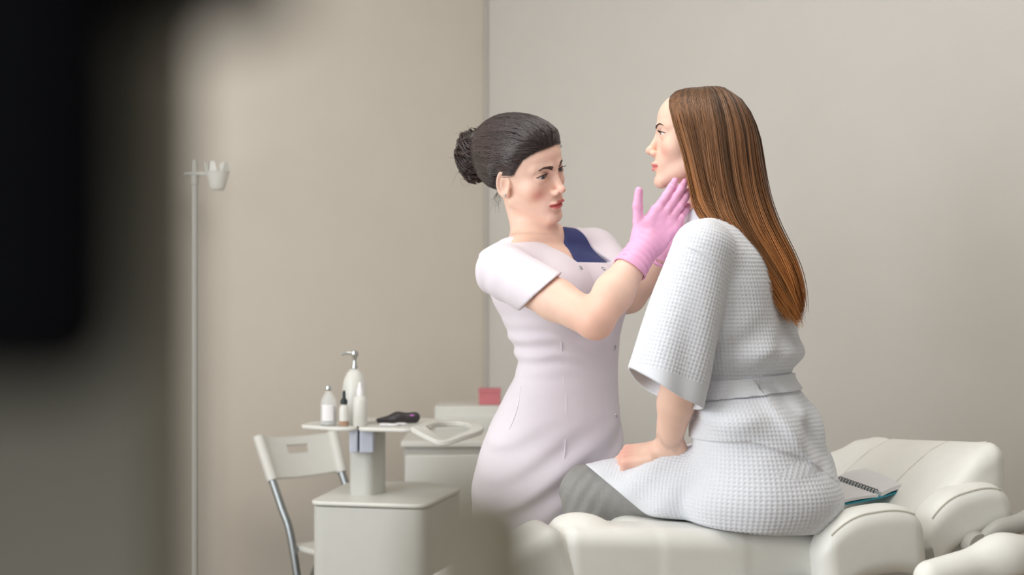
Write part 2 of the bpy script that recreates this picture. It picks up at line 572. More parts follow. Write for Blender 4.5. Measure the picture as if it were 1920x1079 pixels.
        zu = -.0570 - .0010 * np.cos(x * 420) - .0058 * np.clip(x / .0235, 0, 1) ** 1.5
        zl = -.0766 + .0092 * np.clip(x / .0235, 0, 1) ** 2
        inside = np.minimum(zu - z, z - zl)
        w = np.clip(inside / .0010 + .5, 0, 1) * (x < .0235) * np.clip((y - .066) / .004, 0, 1)
        C = blend(C, lip, np.clip(w, 0, 1) * .82)
        return C

def eyes(head, parent, look=(0, 1, 0), iris=srgb(88, 96, 100)):
    out = []
    look = np.array(look, float); look /= np.linalg.norm(look)
    for sgn in (1, -1):
        n, m = 40, 26
        c = np.array([EYE[0] * sgn, EYE[1], EYE[2]])
        th = np.linspace(0, math.pi, m); ph = np.arange(n) * 2 * math.pi / n
        a = np.cross(look, [0, 0, 1.0]); a /= np.linalg.norm(a); b = np.cross(a, look)
        V = []; C = []
        for t in th:
            for f in ph:
                dv = look * math.cos(t) + (a * math.cos(f) + b * math.sin(f)) * math.sin(t)
                V.append(c + dv * .0122)
                r = math.sin(t) * .0122 if t < math.pi / 2 else 1
                C.append((.01, .01, .012) if r < .0022 else (iris[:3] if r < .0052 else ((.05, .05, .055) if r < .0060 else srgb(232, 224, 222)[:3])))
        Q = [(j * n + i, j * n + (i + 1) % n, (j + 1) * n + (i + 1) % n, (j + 1) * n + i) for j in range(m - 1) for i in range(n)]
        out.append(mesh_np('eye', head.to_world(np.array(V)), np.array(Q)[:, ::-1], 'eye', parent, True, {'tint': np.array(C)}))
    return out

def stick(head, q, off=0.0, it=4):
    """move local points onto the head surface (plus off) along y for face features"""
    q = np.asarray(q, np.float32).copy()
    for _ in range(it * 3):
        d = head.local(q) - off
        g = np.zeros_like(q); e = .0006
        for k in range(3):
            dd = np.zeros(3, np.float32); dd[k] = e
            g[:, k] = (head.local(q + dd) - head.local(q - dd)) / (2 * e)
        g /= np.linalg.norm(g, axis=1)[:, None] + 1e-6
        q -= (d * .7)[:, None] * g
    return q

def brows_lashes(head, parent, thick=.0034, col='lash_dark', arch=.003, n=150):
    for sgn in (1, -1):
        # eyebrow: many short hairs laid along the ridge
        t = rng.random(n); v = rng.uniform(-1, 1, n)
        x = .0125 + .036 * t
        zc = .0185 + arch * np.sin(np.clip(t * 1.25, 0, 1) * math.pi * .72) - .0045 * np.clip(t - .62, 0, 1) * 2
        th = thick * (1.05 - .75 * t ** 2)
        z0 = zc + v * th * .5
        L = .0055 * (1 - .25 * t)
        m = 4; s = np.linspace(-.5, .5, m)
        q = np.zeros((n, m, 3), np.float32)
        q[:, :, 0] = (x[:, None] + L[:, None] * s * .92) * sgn
        q[:, :, 1] = .082
        q[:, :, 2] = z0[:, None] + L[:, None] * s * (.42 - .75 * t)[:, None]
        q = stick(head, q.reshape(-1, 3), .0004).reshape(n, m, 3)
        rad = np.tile(np.array([.00028, .00048, .00044, .00012]), (n, 1))
        V, Q = strands(q, rad)
        mesh_np('eyebrow', head.to_world(V), Q, 'brow_brown', parent)
        # lashes and lash line on the upper lid
        k = 46; u = np.linspace(-1, 1, k)
        e = .0146
        dx = u * e; al = np.clip(1 - u ** 2, 0, 1)
        zc = EYE[2] + .0010 + .05 * dx
        zz = zc + head.open * al
        xx = EYE[0] + dx
        rr = np.maximum(.0143 ** 2 - dx ** 2 - (zz - EYE[2]) ** 2, 1e-6)
        yy = EYE[1] + np.sqrt(rr) * .97
        base = np.stack([xx * sgn, yy, zz], 1)
        pts = []
        for i in range(k):
            out = np.array([u[i] * .55 * sgn, .8, 0]); out /= np.linalg.norm(out)
            ln = .0060 + .0025 * max(u[i], 0)
            st = np.linspace(0, 1, 4)
            pts.append(base[i] + out * (ln * st)[:, None] + np.array([0, 0, 1]) * (.0032 * st ** 2)[:, None])
        V, Q = strands(np.array(pts), np.tile(np.array([.00038, .0003, .0002, .00005]), (k, 1)))
        line = base[None] + np.array([0, .0004, .0002]); V2, Q2 = strands(line, np.full((1, k), .00062), 5)
        V, Q = join_meshes([(V, Q), (V2, Q2)])
        mesh_np('eyelash', head.to_world(V), Q, col, parent)
# ------------------------------------------------------------------ the room
def room_wall(name, a0, a1, b0, b1, z0, z1, material):
    """upright slab between two room corners (a along the left wall, b along the right wall)"""
    mb = MB()
    P = [room(a0, b0), room(a1, b0), room(a1, b1), room(a0, b1)]
    V = [(p[0], p[1], z0) for p in P] + [(p[0], p[1], z1) for p in P]
    mb.add(V, [(0, 3, 2, 1), (4, 5, 6, 7), (0, 1, 5, 4), (1, 2, 6, 5), (2, 3, 7, 6), (3, 0, 4, 7)])
    return structure(mb.build(name, material))
RL = 5.2                              # length of the right wall
room_wall('floor', WIN_A - .1, .1, -.1, RL + .1, -.1, 0, 'floor_vinyl')
room_wall('ceiling', WIN_A - .1, .1, -.1, RL + .1, ROOM_H, ROOM_H + .1, 'ceiling_paint')
room_wall('wall_left', WIN_A, .1, -.1, 0, 0, ROOM_H, 'wall_paint')
room_wall('wall_right', 0, .1, 0, RL, 0, ROOM_H, 'wall_paint_pale')
room_wall('wall_near', WIN_A, .1, RL, RL + .1, 0, ROOM_H, 'wall_paint_pale')
# window wall: piers, parapet and lintel around two openings
w = structure(bpy.data.objects.new('wall_window', None)); COL.objects.link(w)
def wbox(b0, b1, z0, z1):
    mb = MB()
    P = [room(WIN_A - .1, b0), room(WIN_A, b0), room(WIN_A, b1), room(WIN_A - .1, b1)]
    V = [(p[0], p[1], z0) for p in P] + [(p[0], p[1], z1) for p in P]
    mb.add(V, [(0, 3, 2, 1), (4, 5, 6, 7), (0, 1, 5, 4), (1, 2, 6, 5), (2, 3, 7, 6), (3, 0, 4, 7)])
    return mb
wbox(-.1, RL + .1, 0, .68).build('parapet', 'wall_paint_pale', w)
wbox(-.1, RL + .1, 2.62, ROOM_H).build('lintel', 'wall_paint_pale', w)
for b0, b1 in ((-.1, .28), (2.22, 2.88), (4.42, RL + .1)):
    wbox(b0, b1, .68, 2.62).build('pier', 'wall_paint_pale', w)
for k, (b0, b1) in enumerate(((.28, 2.22), (2.88, 4.42))):
    win = structure(bpy.data.objects.new('window_%d' % (k + 1), None)); COL.objects.link(win)
    for bb in (b0 + .03, (b0 + b1) / 2, b1 - .03):
        wbox(bb - .025, bb + .025, .68, 2.62).build('window_frame', 'white_trim', win)
    for zz in (.70, 2.60):
        wbox(b0, b1, zz - .025, zz + .025).build('window_frame', 'white_trim', win)
# narrow pale bead where the two walls meet
MB().tube([room(-.008, .008, 0), room(-.008, .008, ROOM_H)], .004, 8).build('trim_1', 'wall_paint_pale', smooth=True)['kind'] = 'structure'
# ceiling light panel, out of view, added to light the closed room
cp = thing('added_ceiling_light', room(-1.7, 2.0, ROOM_H), 'unseen square white light panel added on the ceiling', 'ceiling light')
c0_ = np.array(room(-1.7, 2.0, ROOM_H - .015)); RM = np.stack([RA, RB, [0, 0, 1]], 1)
MB().box(c0_, (.63, .63, .014), RM).build('frame', 'white_trim', cp)
MB().box(c0_ - [0, 0, .016], (.6, .6, .003), RM).build('diffuser', 'added_lamp_panel', cp)

# ------------------------------------------------------------------ treatment couch (local s along the couch to the head end, w across to the far side)
TH = math.radians(16)
BS = np.array([math.cos(TH), math.sin(TH), 0]); BW = np.array([-math.sin(TH), math.cos(TH), 0]); BO = np.array([.46, 2.75, 0])
BR = np.stack([BS, BW, [0, 0, 1]], 1)
def bed(s, w, z): return BO + BS * s + BW * w + np.array([0, 0, z])
def bl(p): return (p - BO.astype(np.float32)) @ BR.astype(np.float32)
def bed_mesh(name, f, lo, hi, h, material, parent):
    g = lambda q: f(q)
    V, Q = surface(g, lo, hi, h)
    return mesh_np(name, V @ BR.T + BO, Q, material, parent)
couch = thing('treatment_couch', bed(.05, .25, 0), 'cream leather treatment couch the robed woman sits on', 'couch')
def roty(a): return np.array([[math.cos(a), 0, -math.sin(a)], [0, 1, 0], [math.sin(a), 0, math.cos(a)]])   # s up with +a
seat_top = lambda s: .742 - .075 * s
def seat_f(q):
    s, w, z = q[:, 0], q[:, 1], q[:, 2]
    zt = z + .075 * s
    q2 = np.stack([s, w, zt], 1)
    d = rbox(q2, (.115, .225, .655), (.315, .225, .088), .035)
    d = smax(d, -(cap(q2, (-.35, .52, .4), (-.35, .52, 1.0), .20, .20)), .02)
    d = smax(d, -cap(q2, (-.30, .40, .4), (-.30, .40, 1.0), .13, .13), .02)
    d = smin(d, rbox(q2, (-.18, .075, .655), (.198, .075, .088), .035), .008)
    return smin(d, ell(q2, (-.315, .085, .735), (.055, .055, .026)), .014)
bed_mesh('seat_cushion', seat_f, (-.42, -.05, .52), (.46, .50, .84), .006, 'leather_white', couch)
LA = math.radians(26)
LR = roty(LA)
lp = np.array([-.382, .075, .775])
def legpad_f(q):
    r = (q - lp.astype(np.float32)) @ LR.astype(np.float32)
    return rbox(r, (-.235, 0, -.070), (.235, .075, .075), .030)
bed_mesh('leg_cushion', legpad_f, (-.90, -.04, .38), (-.30, .20, .82), .008, 'leather_white', couch)
# backrest wedge
def back_f(q):
    s, w, z = q[:, 0], q[:, 1], q[:, 2]
    top = np.interp(s, [.33, .37, .41, .46, .51, .56, .62], [.700, .738, .772, .818, .856, .880, .884])
    top = top + np.clip((s - .38) / .15, 0, 1) * (.026 - .085 * w)
    roll = .004 * np.exp(-((w - .50) / .075) ** 2)
    core = np.stack([s, w, z - top - roll], 1)
    d = rbox(core, (.465, .265, -.085), (.122, .265, .085), .042)
    gr = np.abs(w - .415 - .05 * (s - .3)); d = d + .005 * np.exp(-(gr / .008) ** 2)
    # roll along the far side, running on beside the seat
    d = smin(d, chain(q, [(.24, .505, .695), (.36, .505, .722), (.46, .505, .770), (.53, .50, .812)], [.040, .046, .050, .046], .03), .014)
    return d
bed_mesh('backrest', back_f, (.12, -.06, .50), (.66, .62, .96), .006, 'leather_white', couch)
# stitched piping on the backrest
def on_back(s, w):
    zs = np.linspace(.98, .70, 300)
    v = field(back_f, np.stack([np.full(300, s), np.full(300, w), zs], 1))
    return bed(s, w, zs[np.argmax(v < 0)])
for pts in ([(.39, .420), (.43, .421), (.47, .423), (.50, .425), (.53, .426), (.555, .427)], [(.40, .20), (.44, .195), (.48, .19), (.52, .185), (.555, .18)],
            [(.560, .05), (.566, .10), (.568, .18)]):
    MB().tube(catmull([on_back(*p) + np.array([0, 0, .0004]) for p in pts], 40), .0019, 6).build('piping', 'piping_white', couch, smooth=True)
# padded side bolsters along the near edge
def bolster(name, s0, s1, w0, w1, zb0, zt, tilt, rr=.034):
    c = np.array([(s0 + s1) / 2, (w0 + w1) / 2, (zb0 + zt) / 2]); R_ = roty(tilt)
    hlf = ((s1 - s0) / 2, (w1 - w0) / 2, (zt - zb0) / 2)
    def f(q):
        r = (q - c.astype(np.float32)) @ R_.astype(np.float32)
        sag = .058 * np.clip(-r[:, 0] / hlf[0] - .05, 0, 1.2) ** 2 + .040 * np.clip(r[:, 0] / hlf[0] - .1, 0, 1.2) ** 2.5
        r2 = r.copy(); r2[:, 2] += sag
        return rbox(r2, (0, 0, 0), hlf, rr)
    ob = bed_mesh(name, f, c - np.array([hlf[0] + .05, hlf[1] + .03, hlf[2] + .08]), c + np.array([hlf[0] + .05, hlf[1] + .03, hlf[2] + .08]), .005, 'leather_white', couch)
    # piping that follows the outer top edge
    P = []
    for t in np.linspace(-.86, .90, 30):
        x = t * (hlf[0] - .012)
        sag = .058 * max(-x / hlf[0] - .05, 0) ** 2 + .040 * max(x / hlf[0] - .1, 0) ** 2.5
        loc = np.array([x, -hlf[1] + .010, hlf[2] - .0085 - sag]) @ R_.T + c
        P.append(bed(*loc))
    MB().tube(P, .0018, 6).build('piping', 'piping_white', ob, smooth=True)
    return ob
bolster('side_bolster', .118, .352, -.070, .012, .655, .792, math.radians(6))
bolster('side_bolster', .358, .572, -.040, .052, .705, .818, math.radians(13))
# shells under the cushions and the pedestal
sh = MB(); sh.box(bed(.13, -.030, .625), (.205, .022, .035), BR @ roty(math.radians(4))); sh.build('side_shell', 'plastic_grey', couch, bevel=.008)
sh = MB(); sh.box(bed(.455, -.012, .690), (.098, .020, .034), BR @ roty(math.radians(12))); sh.build('side_shell', 'plastic_grey', couch, bevel=.008)
sh = MB(); sh.box(bed(.347, -.022, .655), (.007, .020, .050), BR @ roty(math.radians(10))); sh.build('shell_gap_shade', 'gap_shade', couch)  # solid dark strip, the shade between the two shells put into its colour
sh = MB(); sh.box(bed(.05, .23, .53), (.30, .19, .05), BR); sh.build('frame_plate', 'plastic_grey', couch, bevel=.01)
sh = MB(); sh.box(bed(.05, .23, .28), (.13, .12, .21), BR); sh.build('lift_column', 'plastic_cream', couch, bevel=.02)
sh = MB(); sh.box(bed(.05, .23, .04), (.34, .24, .04), BR); sh.build('base', 'plastic_cream', couch, bevel=.02)
# armrest in front of the couch, hinged on a bracket
def arm_f(q):
    d = cap(q, (.250, -.235, .690), (.40, -.235, .716), .033, .037)
    d = smin(d, cap(q, (.40, -.235, .716), (.72, -.235, .722), .037, .037), .05)
    return smax(d, -(q[:, 2] - (.672 + .12 * (q[:, 0] - .25))), .012)
bed_mesh('armrest_pad', arm_f, (.18, -.30, .60), (.80, -.17, .81), .005, 'leather_white', couch)
sh = MB(); sh.tube(catmull([bed(.27, -.235, .655), bed(.42, -.235, .674), bed(.74, -.235, .690)], 24), .017, 10); sh.build('armrest_bar', 'plastic_grey', couch, smooth=True)
sh = MB(); sh.lathe((0, 0, 0), [(.004, -.018), (.026, -.016), (.030, 0), (.026, .016), (.004, .018)], 24)
kb = sh.build('hinge_knob', 'plastic_grey', couch, smooth=True)
kb.data.transform(Matrix.Translation(Vector(bed(.468, -.050, .705))) @ Matrix(np.eye(3).tolist()).to_4x4() @ Matrix(BR.tolist()).to_4x4() @ Matrix.Rotation(math.pi / 2, 4, 'X'))
sh = MB(); sh.tube(catmull([bed(.47, -.055, .705), bed(.51, -.06, .738), bed(.57, -.065, .752), bed(.66, -.07, .800)], 20), np.interp(np.linspace(0, 1, 20), [0, .5, 1], [.014, .020, .022]), 12)
sh.build('armrest_lever', 'plastic_grey', couch, smooth=True)
sh = MB(); sh.tube([bed(.60, -.05, .735), bed(.60, -.235, .70)], .012, 10).build('armrest_bracket', 'plastic_grey', couch, smooth=True)

# ------------------------------------------------------------------ spiral notebook lying open on the couch
def hit_couch(px, py):
    d = at(px, py, 1.0) - np.array([0, 0, CAM_Z]); o = np.array([0, 0, CAM_Z])
    ts = np.linspace(2.6, 3.6, 800); P = (o + d * ts[:, None]); q = bl(P.astype(np.float32))
    v = np.minimum(field(seat_f, q), field(back_f, q))
    return P[np.argmax(v < 0)]
nb = thing('notebook', hit_couch(1640, 935), 'open spiral notebook with teal cover lying on the couch', 'notebook')
pA, pB, pC = np.array(at(1566, 948, 2.975)), np.array(at(1651, 932, 3.00)), np.array(at(1709, 914, 3.045))
sp0, sp1 = pB, np.array(at(1566, 902, 3.14))                         # spine, near to far
def sheet(name, p, q, v, th, zoff, material, par, curve=.0):
    """leaf between edge p->q (near edge) swept along v, th thick"""
    n = 12; T = np.linspace(0, 1, n)
    V = []; F = []
    for t in T:
        base = p + (q - p) * t + np.array([0, 0, curve * math.sin(math.pi * min(t * 1.0, 1)) + zoff])
        V += [base, base + v, base + [0, 0, th], base + v + [0, 0, th]]
    for i in range(n - 1):
        a = i * 4; b = a + 4
        F += [(a, b, b + 1, a + 1), (a + 2, a + 3, b + 3, b + 2), (a, a + 2, b + 2, b), (a + 1, b + 1, b + 3, a + 3)]
    F += [(0, 1, 3, 2), ((n - 1) * 4, (n - 1) * 4 + 2, (n - 1) * 4 + 3, (n - 1) * 4 + 1)]
    return mesh_np(name, np.array(V), F, material, par, False)
vS = sp1 - sp0
sheet('cover', pA, pB, vS, .003, -.004, 'teal_cover', nb)
sheet('cover', pB, pC, vS, .003, -.004, 'teal_cover', nb)
sheet('pages', pA + (pB - pA) * .02 + vS * .01, pB - (pB - pA) * .04 + vS * .01, vS * .98, .006, -.001, 'paper', nb, .003)
sheet('pages', pB + (pC - pB) * .05 + vS * .01, pC - (pC - pB) * .02 + vS * .01, vS * .98, .009, -.001, 'paper', nb, .004)
for k in range(13):
    c = sp0 + vS * (.10 + .065 * k)
    e1 = (pB - pA) / np.linalg.norm(pB - pA)
    ring = [c + e1 * .0062 * math.cos(a) + np.array([0, 0, .004 + .0085 * math.sin(a)]) for a in np.linspace(0, 2 * math.pi, 15)[:-1]]
    MB().tube(ring, .0011, 6, closed=True).build('spiral_ring', 'spiral_dark', nb, smooth=True)
for k, (f0, f1) in enumerate(((.30, .62), (.66, .80))):
    a0 = pB + (pC - pB) * f0 + vS * .045 + np.array([0, 0, .0125]); a1 = pB + (pC - pB) * f1 + vS * .045 + np.array([0, 0, .0125])

# ------------------------------------------------------------------ cosmetology trolley
YT = 3.75
sxy = lambda px, py, Y=YT: at(px, py, Y)
trol = thing('trolley', (sxy(690, 0)[0], YT, 0), 'white pedestal trolley with a swivel tray of bottles', 'trolley')
def rounded(poly, r, n=6):
    P = np.array(poly, float); out = []
    for i in range(len(P)):
        a, b, c = P[i - 1], P[i], P[(i + 1) % len(P)]
        u = (a - b) / np.linalg.norm(a - b); v = (c - b) / np.linalg.norm(c - b)
        p0 = b + u * r; p1 = b + v * r
        for t in np.linspace(0, 1, n): out.append(tuple((1 - t) ** 2 * p0 + 2 * t * (1 - t) * b + t ** 2 * p1))
    return out
X_ = lambda px, Y: (px - 960) / FPX * Y
zt = CAM_Z - (944 - 539.5) / FPX * 3.62
base_poly = rounded([(X_(583, 3.66), 3.66), (X_(798, 3.60), 3.60), (X_(862, 3.72), 3.90), (X_(800, 3.95), 4.02), (X_(655, 4.0), 4.02)], .035)
mb = MB(); mb.prism(base_poly, .08, zt - .014); mb.build('cabinet_body', 'plastic_cream', trol, bevel=.006)
ctr = np.array(base_poly).mean(0)
big = [tuple(ctr + (np.array(p) - ctr) * 1.025) for p in base_poly]
mb = MB(); mb.prism(big, zt - .012, zt); mb.build('cabinet_top', 'plastic_white', trol, bevel=.005)
mb = MB(); mb.prism([tuple(ctr + (np.array(p) - ctr) * .93) for p in base_poly], .05, .085); mb.build('plinth', 'plastic_grey', trol, bevel=.004)
for k in range(5):
    a = 2 * math.pi * k / 5
    e = np.array([ctr[0] + .13 * math.cos(a), ctr[1] + .13 * math.sin(a)])
    MB().lathe((e[0], e[1], .0), [(.012, 0), (.024, .006), (.026, .025), (.024, .044), (.012, .05)], 16).build('castor', 'rubber', trol, smooth=True)
# column
colc = sxy(690, 0, 3.80)
z_tray = CAM_Z - (797 - 539.5) / FPX * 3.76
zc0, zc1 = zt - .005, z_tray - .02
mb = MB(); mb.prism(rounded([(colc[0] - .047, 3.76), (colc[0] + .010, 3.745), (colc[0] + .050, 3.80), (colc[0] + .030, 3.86), (colc[0] - .035, 3.86)], .018), zc0, zc1)
mb.build('column', 'plastic_cream', trol, bevel=.003)
clip_z0 = CAM_Z - (849 - 539.5) / FPX * 3.72
for x0, x1 in ((655, 671), (674, 701)):
    mb = MB(); mb.prism(rounded([(X_(x0, 3.72), 3.715), (X_(x1, 3.72), 3.715), (X_(x1, 3.72), 3.76), (X_(x0, 3.72), 3.76)], .006), clip_z0, z_tray - .004)
    mb.build('tray_clamp', 'grey_blue_plastic', trol, bevel=.002)
mb = MB(); mb.prism(rounded([(X_(668, 3.72), 3.735), (X_(677, 3.72), 3.735), (X_(677, 3.72), 3.75), (X_(668, 3.72), 3.75)], .001), clip_z0 + .004, z_tray - .006); mb.build('clamp_gap_shade', 'gap_shade', trol)  # dark sliver set between the clamps, coloured as the shade there
mb = MB(); mb.prism(rounded([(X_(560, 3.75), 3.76), (X_(634, 3.70), 3.69), (X_(670, 3.70), 3.70), (X_(676, 3.8), 3.83), (X_(585, 3.85), 3.86)], .025), z_tray - .011, z_tray)
mb.build('tray_leaf', 'plastic_white', trol, bevel=.004)
mb = MB(); mb.prism(rounded([(X_(673, 3.70), 3.69), (X_(768, 3.68), 3.66), (X_(806, 3.72), 3.72), (X_(830, 3.85), 3.90), (X_(800, 3.95), 3.96), (X_(672, 3.95), 3.96)], .02), z_tray - .011, z_tray)
mb.build('tray_leaf', 'plastic_white', trol, bevel=.004)
# handle loop at the right end of the tray
zh0 = z_tray - .004
loop = [sxy(770, 806, 3.665), sxy(800, 822, 3.64), sxy(830, 832, 3.63), sxy(868, 822, 3.66), sxy(904, 810, 3.72), sxy(902, 799, 3.80), sxy(876, 793, 3.86), sxy(830, 793, 3.86), sxy(800, 796, 3.80)]
outer = catmull(loop + [loop[0]], 60)[:-1]
mbh = MB(); n = len(outer); cl_ = outer.mean(0)
inner_ = cl_ + (outer - cl_) * np.array([.62, .62, 1.0])
V = []
for i in range(n):
    V += [outer[i] + [0, 0, .007], inner_[i] + [0, 0, .007], inner_[i] - [0, 0, .007], outer[i] - [0, 0, .007]]
F = []
for i in range(n):
    a, b = i * 4, ((i + 1) % n) * 4
    F += [(a, b, b + 1, a + 1), (a + 1, b + 1, b + 2, a + 2), (a + 2, b + 2, b + 3, a + 3), (a + 3, b + 3, b, a)]
mbh.add(V, F); mbh.build('tray_handle', 'plastic_white', trol, bevel=.003)

# ------------------------------------------------------------------ things on the tray
def on_tray(px, Y): return np.array([X_(px, Y), Y, z_tray])
# tall pump dispenser
p = on_tray(665, 3.80); hgt = lambda a, Y: CAM_Z - (a - 539.5) / FPX * Y - z_tray
t = thing('pump_dispenser', p, 'tall white dispenser with chrome pump, behind the small bottles', 'dispenser')
zb = hgt(692, 3.80)
MB().lathe(p, [(.028, 0), (.032, .004), (.034, .02), (.0345, zb * .45), (.033, zb * .62), (.0285, zb * .80), (.020, zb * .93), (.011, zb * .99), (.006, zb)], 36).build('bottle_body', 'plastic_white', t, smooth=True)
zk = hgt(663, 3.80)
MB().lathe(p, [(.0075, zb - .001), (.0085, zb + .006), (.0062, zb + .012), (.0048, zb + .022), (.0060, zk - .012), (.0098, zk - .006), (.0105, zk), (.0085, zk + .006), (.003, zk + .008)], 24).build('pump_head', 'chrome', t, smooth=True)
MB().tube([p + [-.006, 0, zk], p + [-.025, -.004, zk + .001], p + [-.036, -.006, zk - .003]], [.0052, .0045, .0032], 10).build('spout', 'chrome', t, smooth=True)
# clear glass bottle
p = on_tray(616, 3.74); t = thing('glass_bottle', p, 'clear glass bottle with round metal stopper, left on the tray', 'bottle')
H_ = hgt(733, 3.74)
MB().lathe(p, [(.018, 0), (.0215, .003), (.0215, H_ * .62), (.019, H_ * .76), (.0105, H_ * .92), (.0085, H_ * .95), (.0085, H_)], 30).build('bottle_glass', 'glass_clear', t, smooth=True)
MB().lathe(p + [0, 0, .003], [(.017, 0), (.0195, .002), (.0195, H_ * .5)], 28).build('liquid', 'liquid', t, smooth=True)
MB().lathe(p + [0, 0, H_ + .004], [(.003, -.004), (.0085, -.003), (.0098, .003), (.007, .009), (.002, .0105)], 20).build('stopper', 'chrome', t, smooth=True)
lab = MB(); lab.lathe(p + [0, 0, .012], [(.0218, 0), (.0218, .045)], 30)
lb = MB()
V = []; F = []
for i, a in enumerate(np.linspace(-2.3, -.85, 14)):
    for z in (.014, .056): V.append(p + [.0219 * math.cos(a), .0219 * math.sin(a), z])
F = [(2 * i, 2 * i + 2, 2 * i + 3, 2 * i + 1) for i in range(13)]
lb.add(V, F).build('paper_label', 'label_white', t, smooth=True)
# dropper bottle
p = on_tray(645, 3.72); t = thing('dropper_bottle', p, 'small dropper bottle with black rubber bulb', 'bottle')
H_ = hgt(757, 3.72)
MB().lathe(p, [(.010, 0), (.0125, .002), (.0128, H_ * .72), (.0105, H_ * .88), (.007, H_ * .93), (.007, H_)], 26).build('bottle_glass', 'plastic_white', t, smooth=True)
MB().lathe(p + [0, 0, .002], [(.0129, 0), (.0131, .012)], 26).build('tinted_foot', 'liquid_peach', t, smooth=True)
MB().lathe(p + [0, 0, H_], [(.0088, -.002), (.0092, .008), (.0060, .012), (.0045, .015), (.0042, .028), (.0030, .033), (.001, .034)], 20).build('dropper_bulb', 'rubber', t, smooth=True)
# small white spray bottle
p = on_tray(675, 3.73); t = thing('spray_bottle', p, 'small translucent white bottle with narrow nozzle', 'bottle')
H_ = hgt(742, 3.73)
MB().lathe(p, [(.017, 0), (.0195, .003), (.0195, H_ * .80), (.017, H_ * .92), (.009, H_)], 28).build('bottle_body', 'plastic_white', t, smooth=True)
MB().lathe(p + [0, 0, H_], [(.0085, -.001), (.0085, .016), (.0055, .020), (.0050, .032), (.002, .035)], 20).build('nozzle', 'label_white', t, smooth=True)
# dark hand-held device
p = on_tray(745, 3.80); t = thing('handheld_device', p, 'dark grey hand-held device lying on the tray', 'device')
def dev_f(q):
    d = chain(q, [p + [-.050, -.01, .008], p + [.0, 0, .014], p + [.046, .01, .015]], [.0065, .0125, .0145], .02)
    return smax(d, z_tray - q[:, 2], .002)
V, Q = surface(dev_f, p - .08, p + .08, .0025); mesh_np('housing', V, Q, 'tool_black', t)
MB().tube([p + [-.050, -.012, .006], p + [-.085, -.018, .003]], [.0035, .0015], 8).build('tip', 'plastic_cream', t, smooth=True)
MB().lathe(p + [.040, -.0055, .0205], [(.006, 0), (.0055, .002), (.002, .003)], 16).build('button', 'accent_pink', t, smooth=True)
# cotton pads
for k, (px, Y) in enumerate(((722, 3.735), (737, 3.725), (752, 3.745))):
    p = on_tray(px, Y)
    MBp = MB().lathe(p, [(.010, 0), (.0135, .002), (.0135, .005), (.010, .0065)], 20, 1.2, .8)
    tag(MBp.build('cotton_pad', 'paper', None, smooth=True), ('white cotton pad on the tray, nearest the clamp', 'white cotton pad on the tray, middle of three', 'white cotton pad on the tray, nearest the tray handle')[k], 'cotton pad', 'cotton pads on the tray')

# ------------------------------------------------------------------ cabinets in the corner
def block(name, px0, px1, pyt, pyb, Y0, depth, label, cat, front=True, Yr=None):
    z1 = CAM_Z - (pyt - 539.5) / FPX * Y0
    x0, x1 = X_(px0, Y0), X_(px1, Y0)
    t = thing(name, ((x0 + x1) / 2, Y0 + depth / 2, 0), label, cat)
    return t, x0, x1, z1
t, x0, x1, z1 = block('side_cabinet', 757, 935, 828, 0, 4.25, .3, 'low pale grey cabinet behind the trolley', 'cabinet')
mb = MB(); mb.box(((x0 + x1) / 2, 4.40, z1 / 2 + .02), ((x1 - x0) / 2, .15, z1 / 2 - .03)); mb.build('carcass', 'plastic_grey', t, bevel=.006)
mb = MB(); mb.box(((x0 + x1) / 2, 4.40, z1 - .008), ((x1 - x0) / 2 + .008, .16, .009)); mb.build('cabinet_top', 'plastic_white', t, bevel=.004)
mb = MB(); mb.box(((x0 + x1) / 2, 4.242, z1 / 2), ((x1 - x0) / 2 - .006, .009, z1 / 2 - .04)); mb.build('door', 'plastic_white', t, bevel=.004)
mb = MB(); mb.box(((x0 + x1) / 2, 4.40, .025), ((x1 - x0) / 2 - .01, .13, .025)); mb.build('plinth', 'plastic_grey', t)
t, x0, x1, z1 = block('storage_unit', 815, 985, 762, 0, 4.62, .25, 'taller white unit in the corner, carrying the pink box', 'cabinet')
mb = MB(); mb.box(((x0 + x1) / 2, 4.71, z1 / 2), ((x1 - x0) / 2, .09, z1 / 2)); mb.build('carcass', 'plastic_white', t, bevel=.006)
mb = MB(); mb.box(((x0 + x1) / 2, 4.615, z1 / 2 + .03), ((x1 - x0) / 2 - .008, .008, z1 / 2 - .06)); mb.build('door', 'plastic_white', t, bevel=.004)
z2 = CAM_Z - (730 - 539.5) / FPX * 4.68
bx0, bx1 = X_(898, 4.68), X_(938, 4.68)
t = thing('pink_box', ((bx0 + bx1) / 2, 4.70, z1), 'small dusty pink box on the corner unit', 'box')
mb = MB(); mb.box(((bx0 + bx1) / 2, 4.71, (z1 + z2) / 2 - .004), ((bx1 - bx0) / 2, .035, (z2 - z1) / 2 - .004)); mb.build('box_body', 'pink_box', t, bevel=.003)
mb = MB(); mb.box(((bx0 + bx1) / 2, 4.71, z2 - .006), ((bx1 - bx0) / 2 + .002, .037, .006)); mb.build('lid', 'pink_box', t, bevel=.002)

# ------------------------------------------------------------------ folding chair against the left wall
fc = thing('folding_chair', (X_(560, 4.3), 4.3, 0), 'white folding chair with grey tube frame against the wall', 'chair')
A0, A1 = at(486, 820, 4.20), at(625, 811, 4.36)                 # top of the backrest, near and far
B0, B1 = at(511, 897, 4.17), at(641, 882, 4.32)                 # bottom of the backrest
nrm = np.cross(A1 - A0, B0 - A0); nrm /= np.linalg.norm(nrm)
if nrm[1] > 0: nrm = -nrm
def quadp(u, v): return (A0 * (1 - u) + A1 * u) * (1 - v) + (B0 * (1 - u) + B1 * u) * v
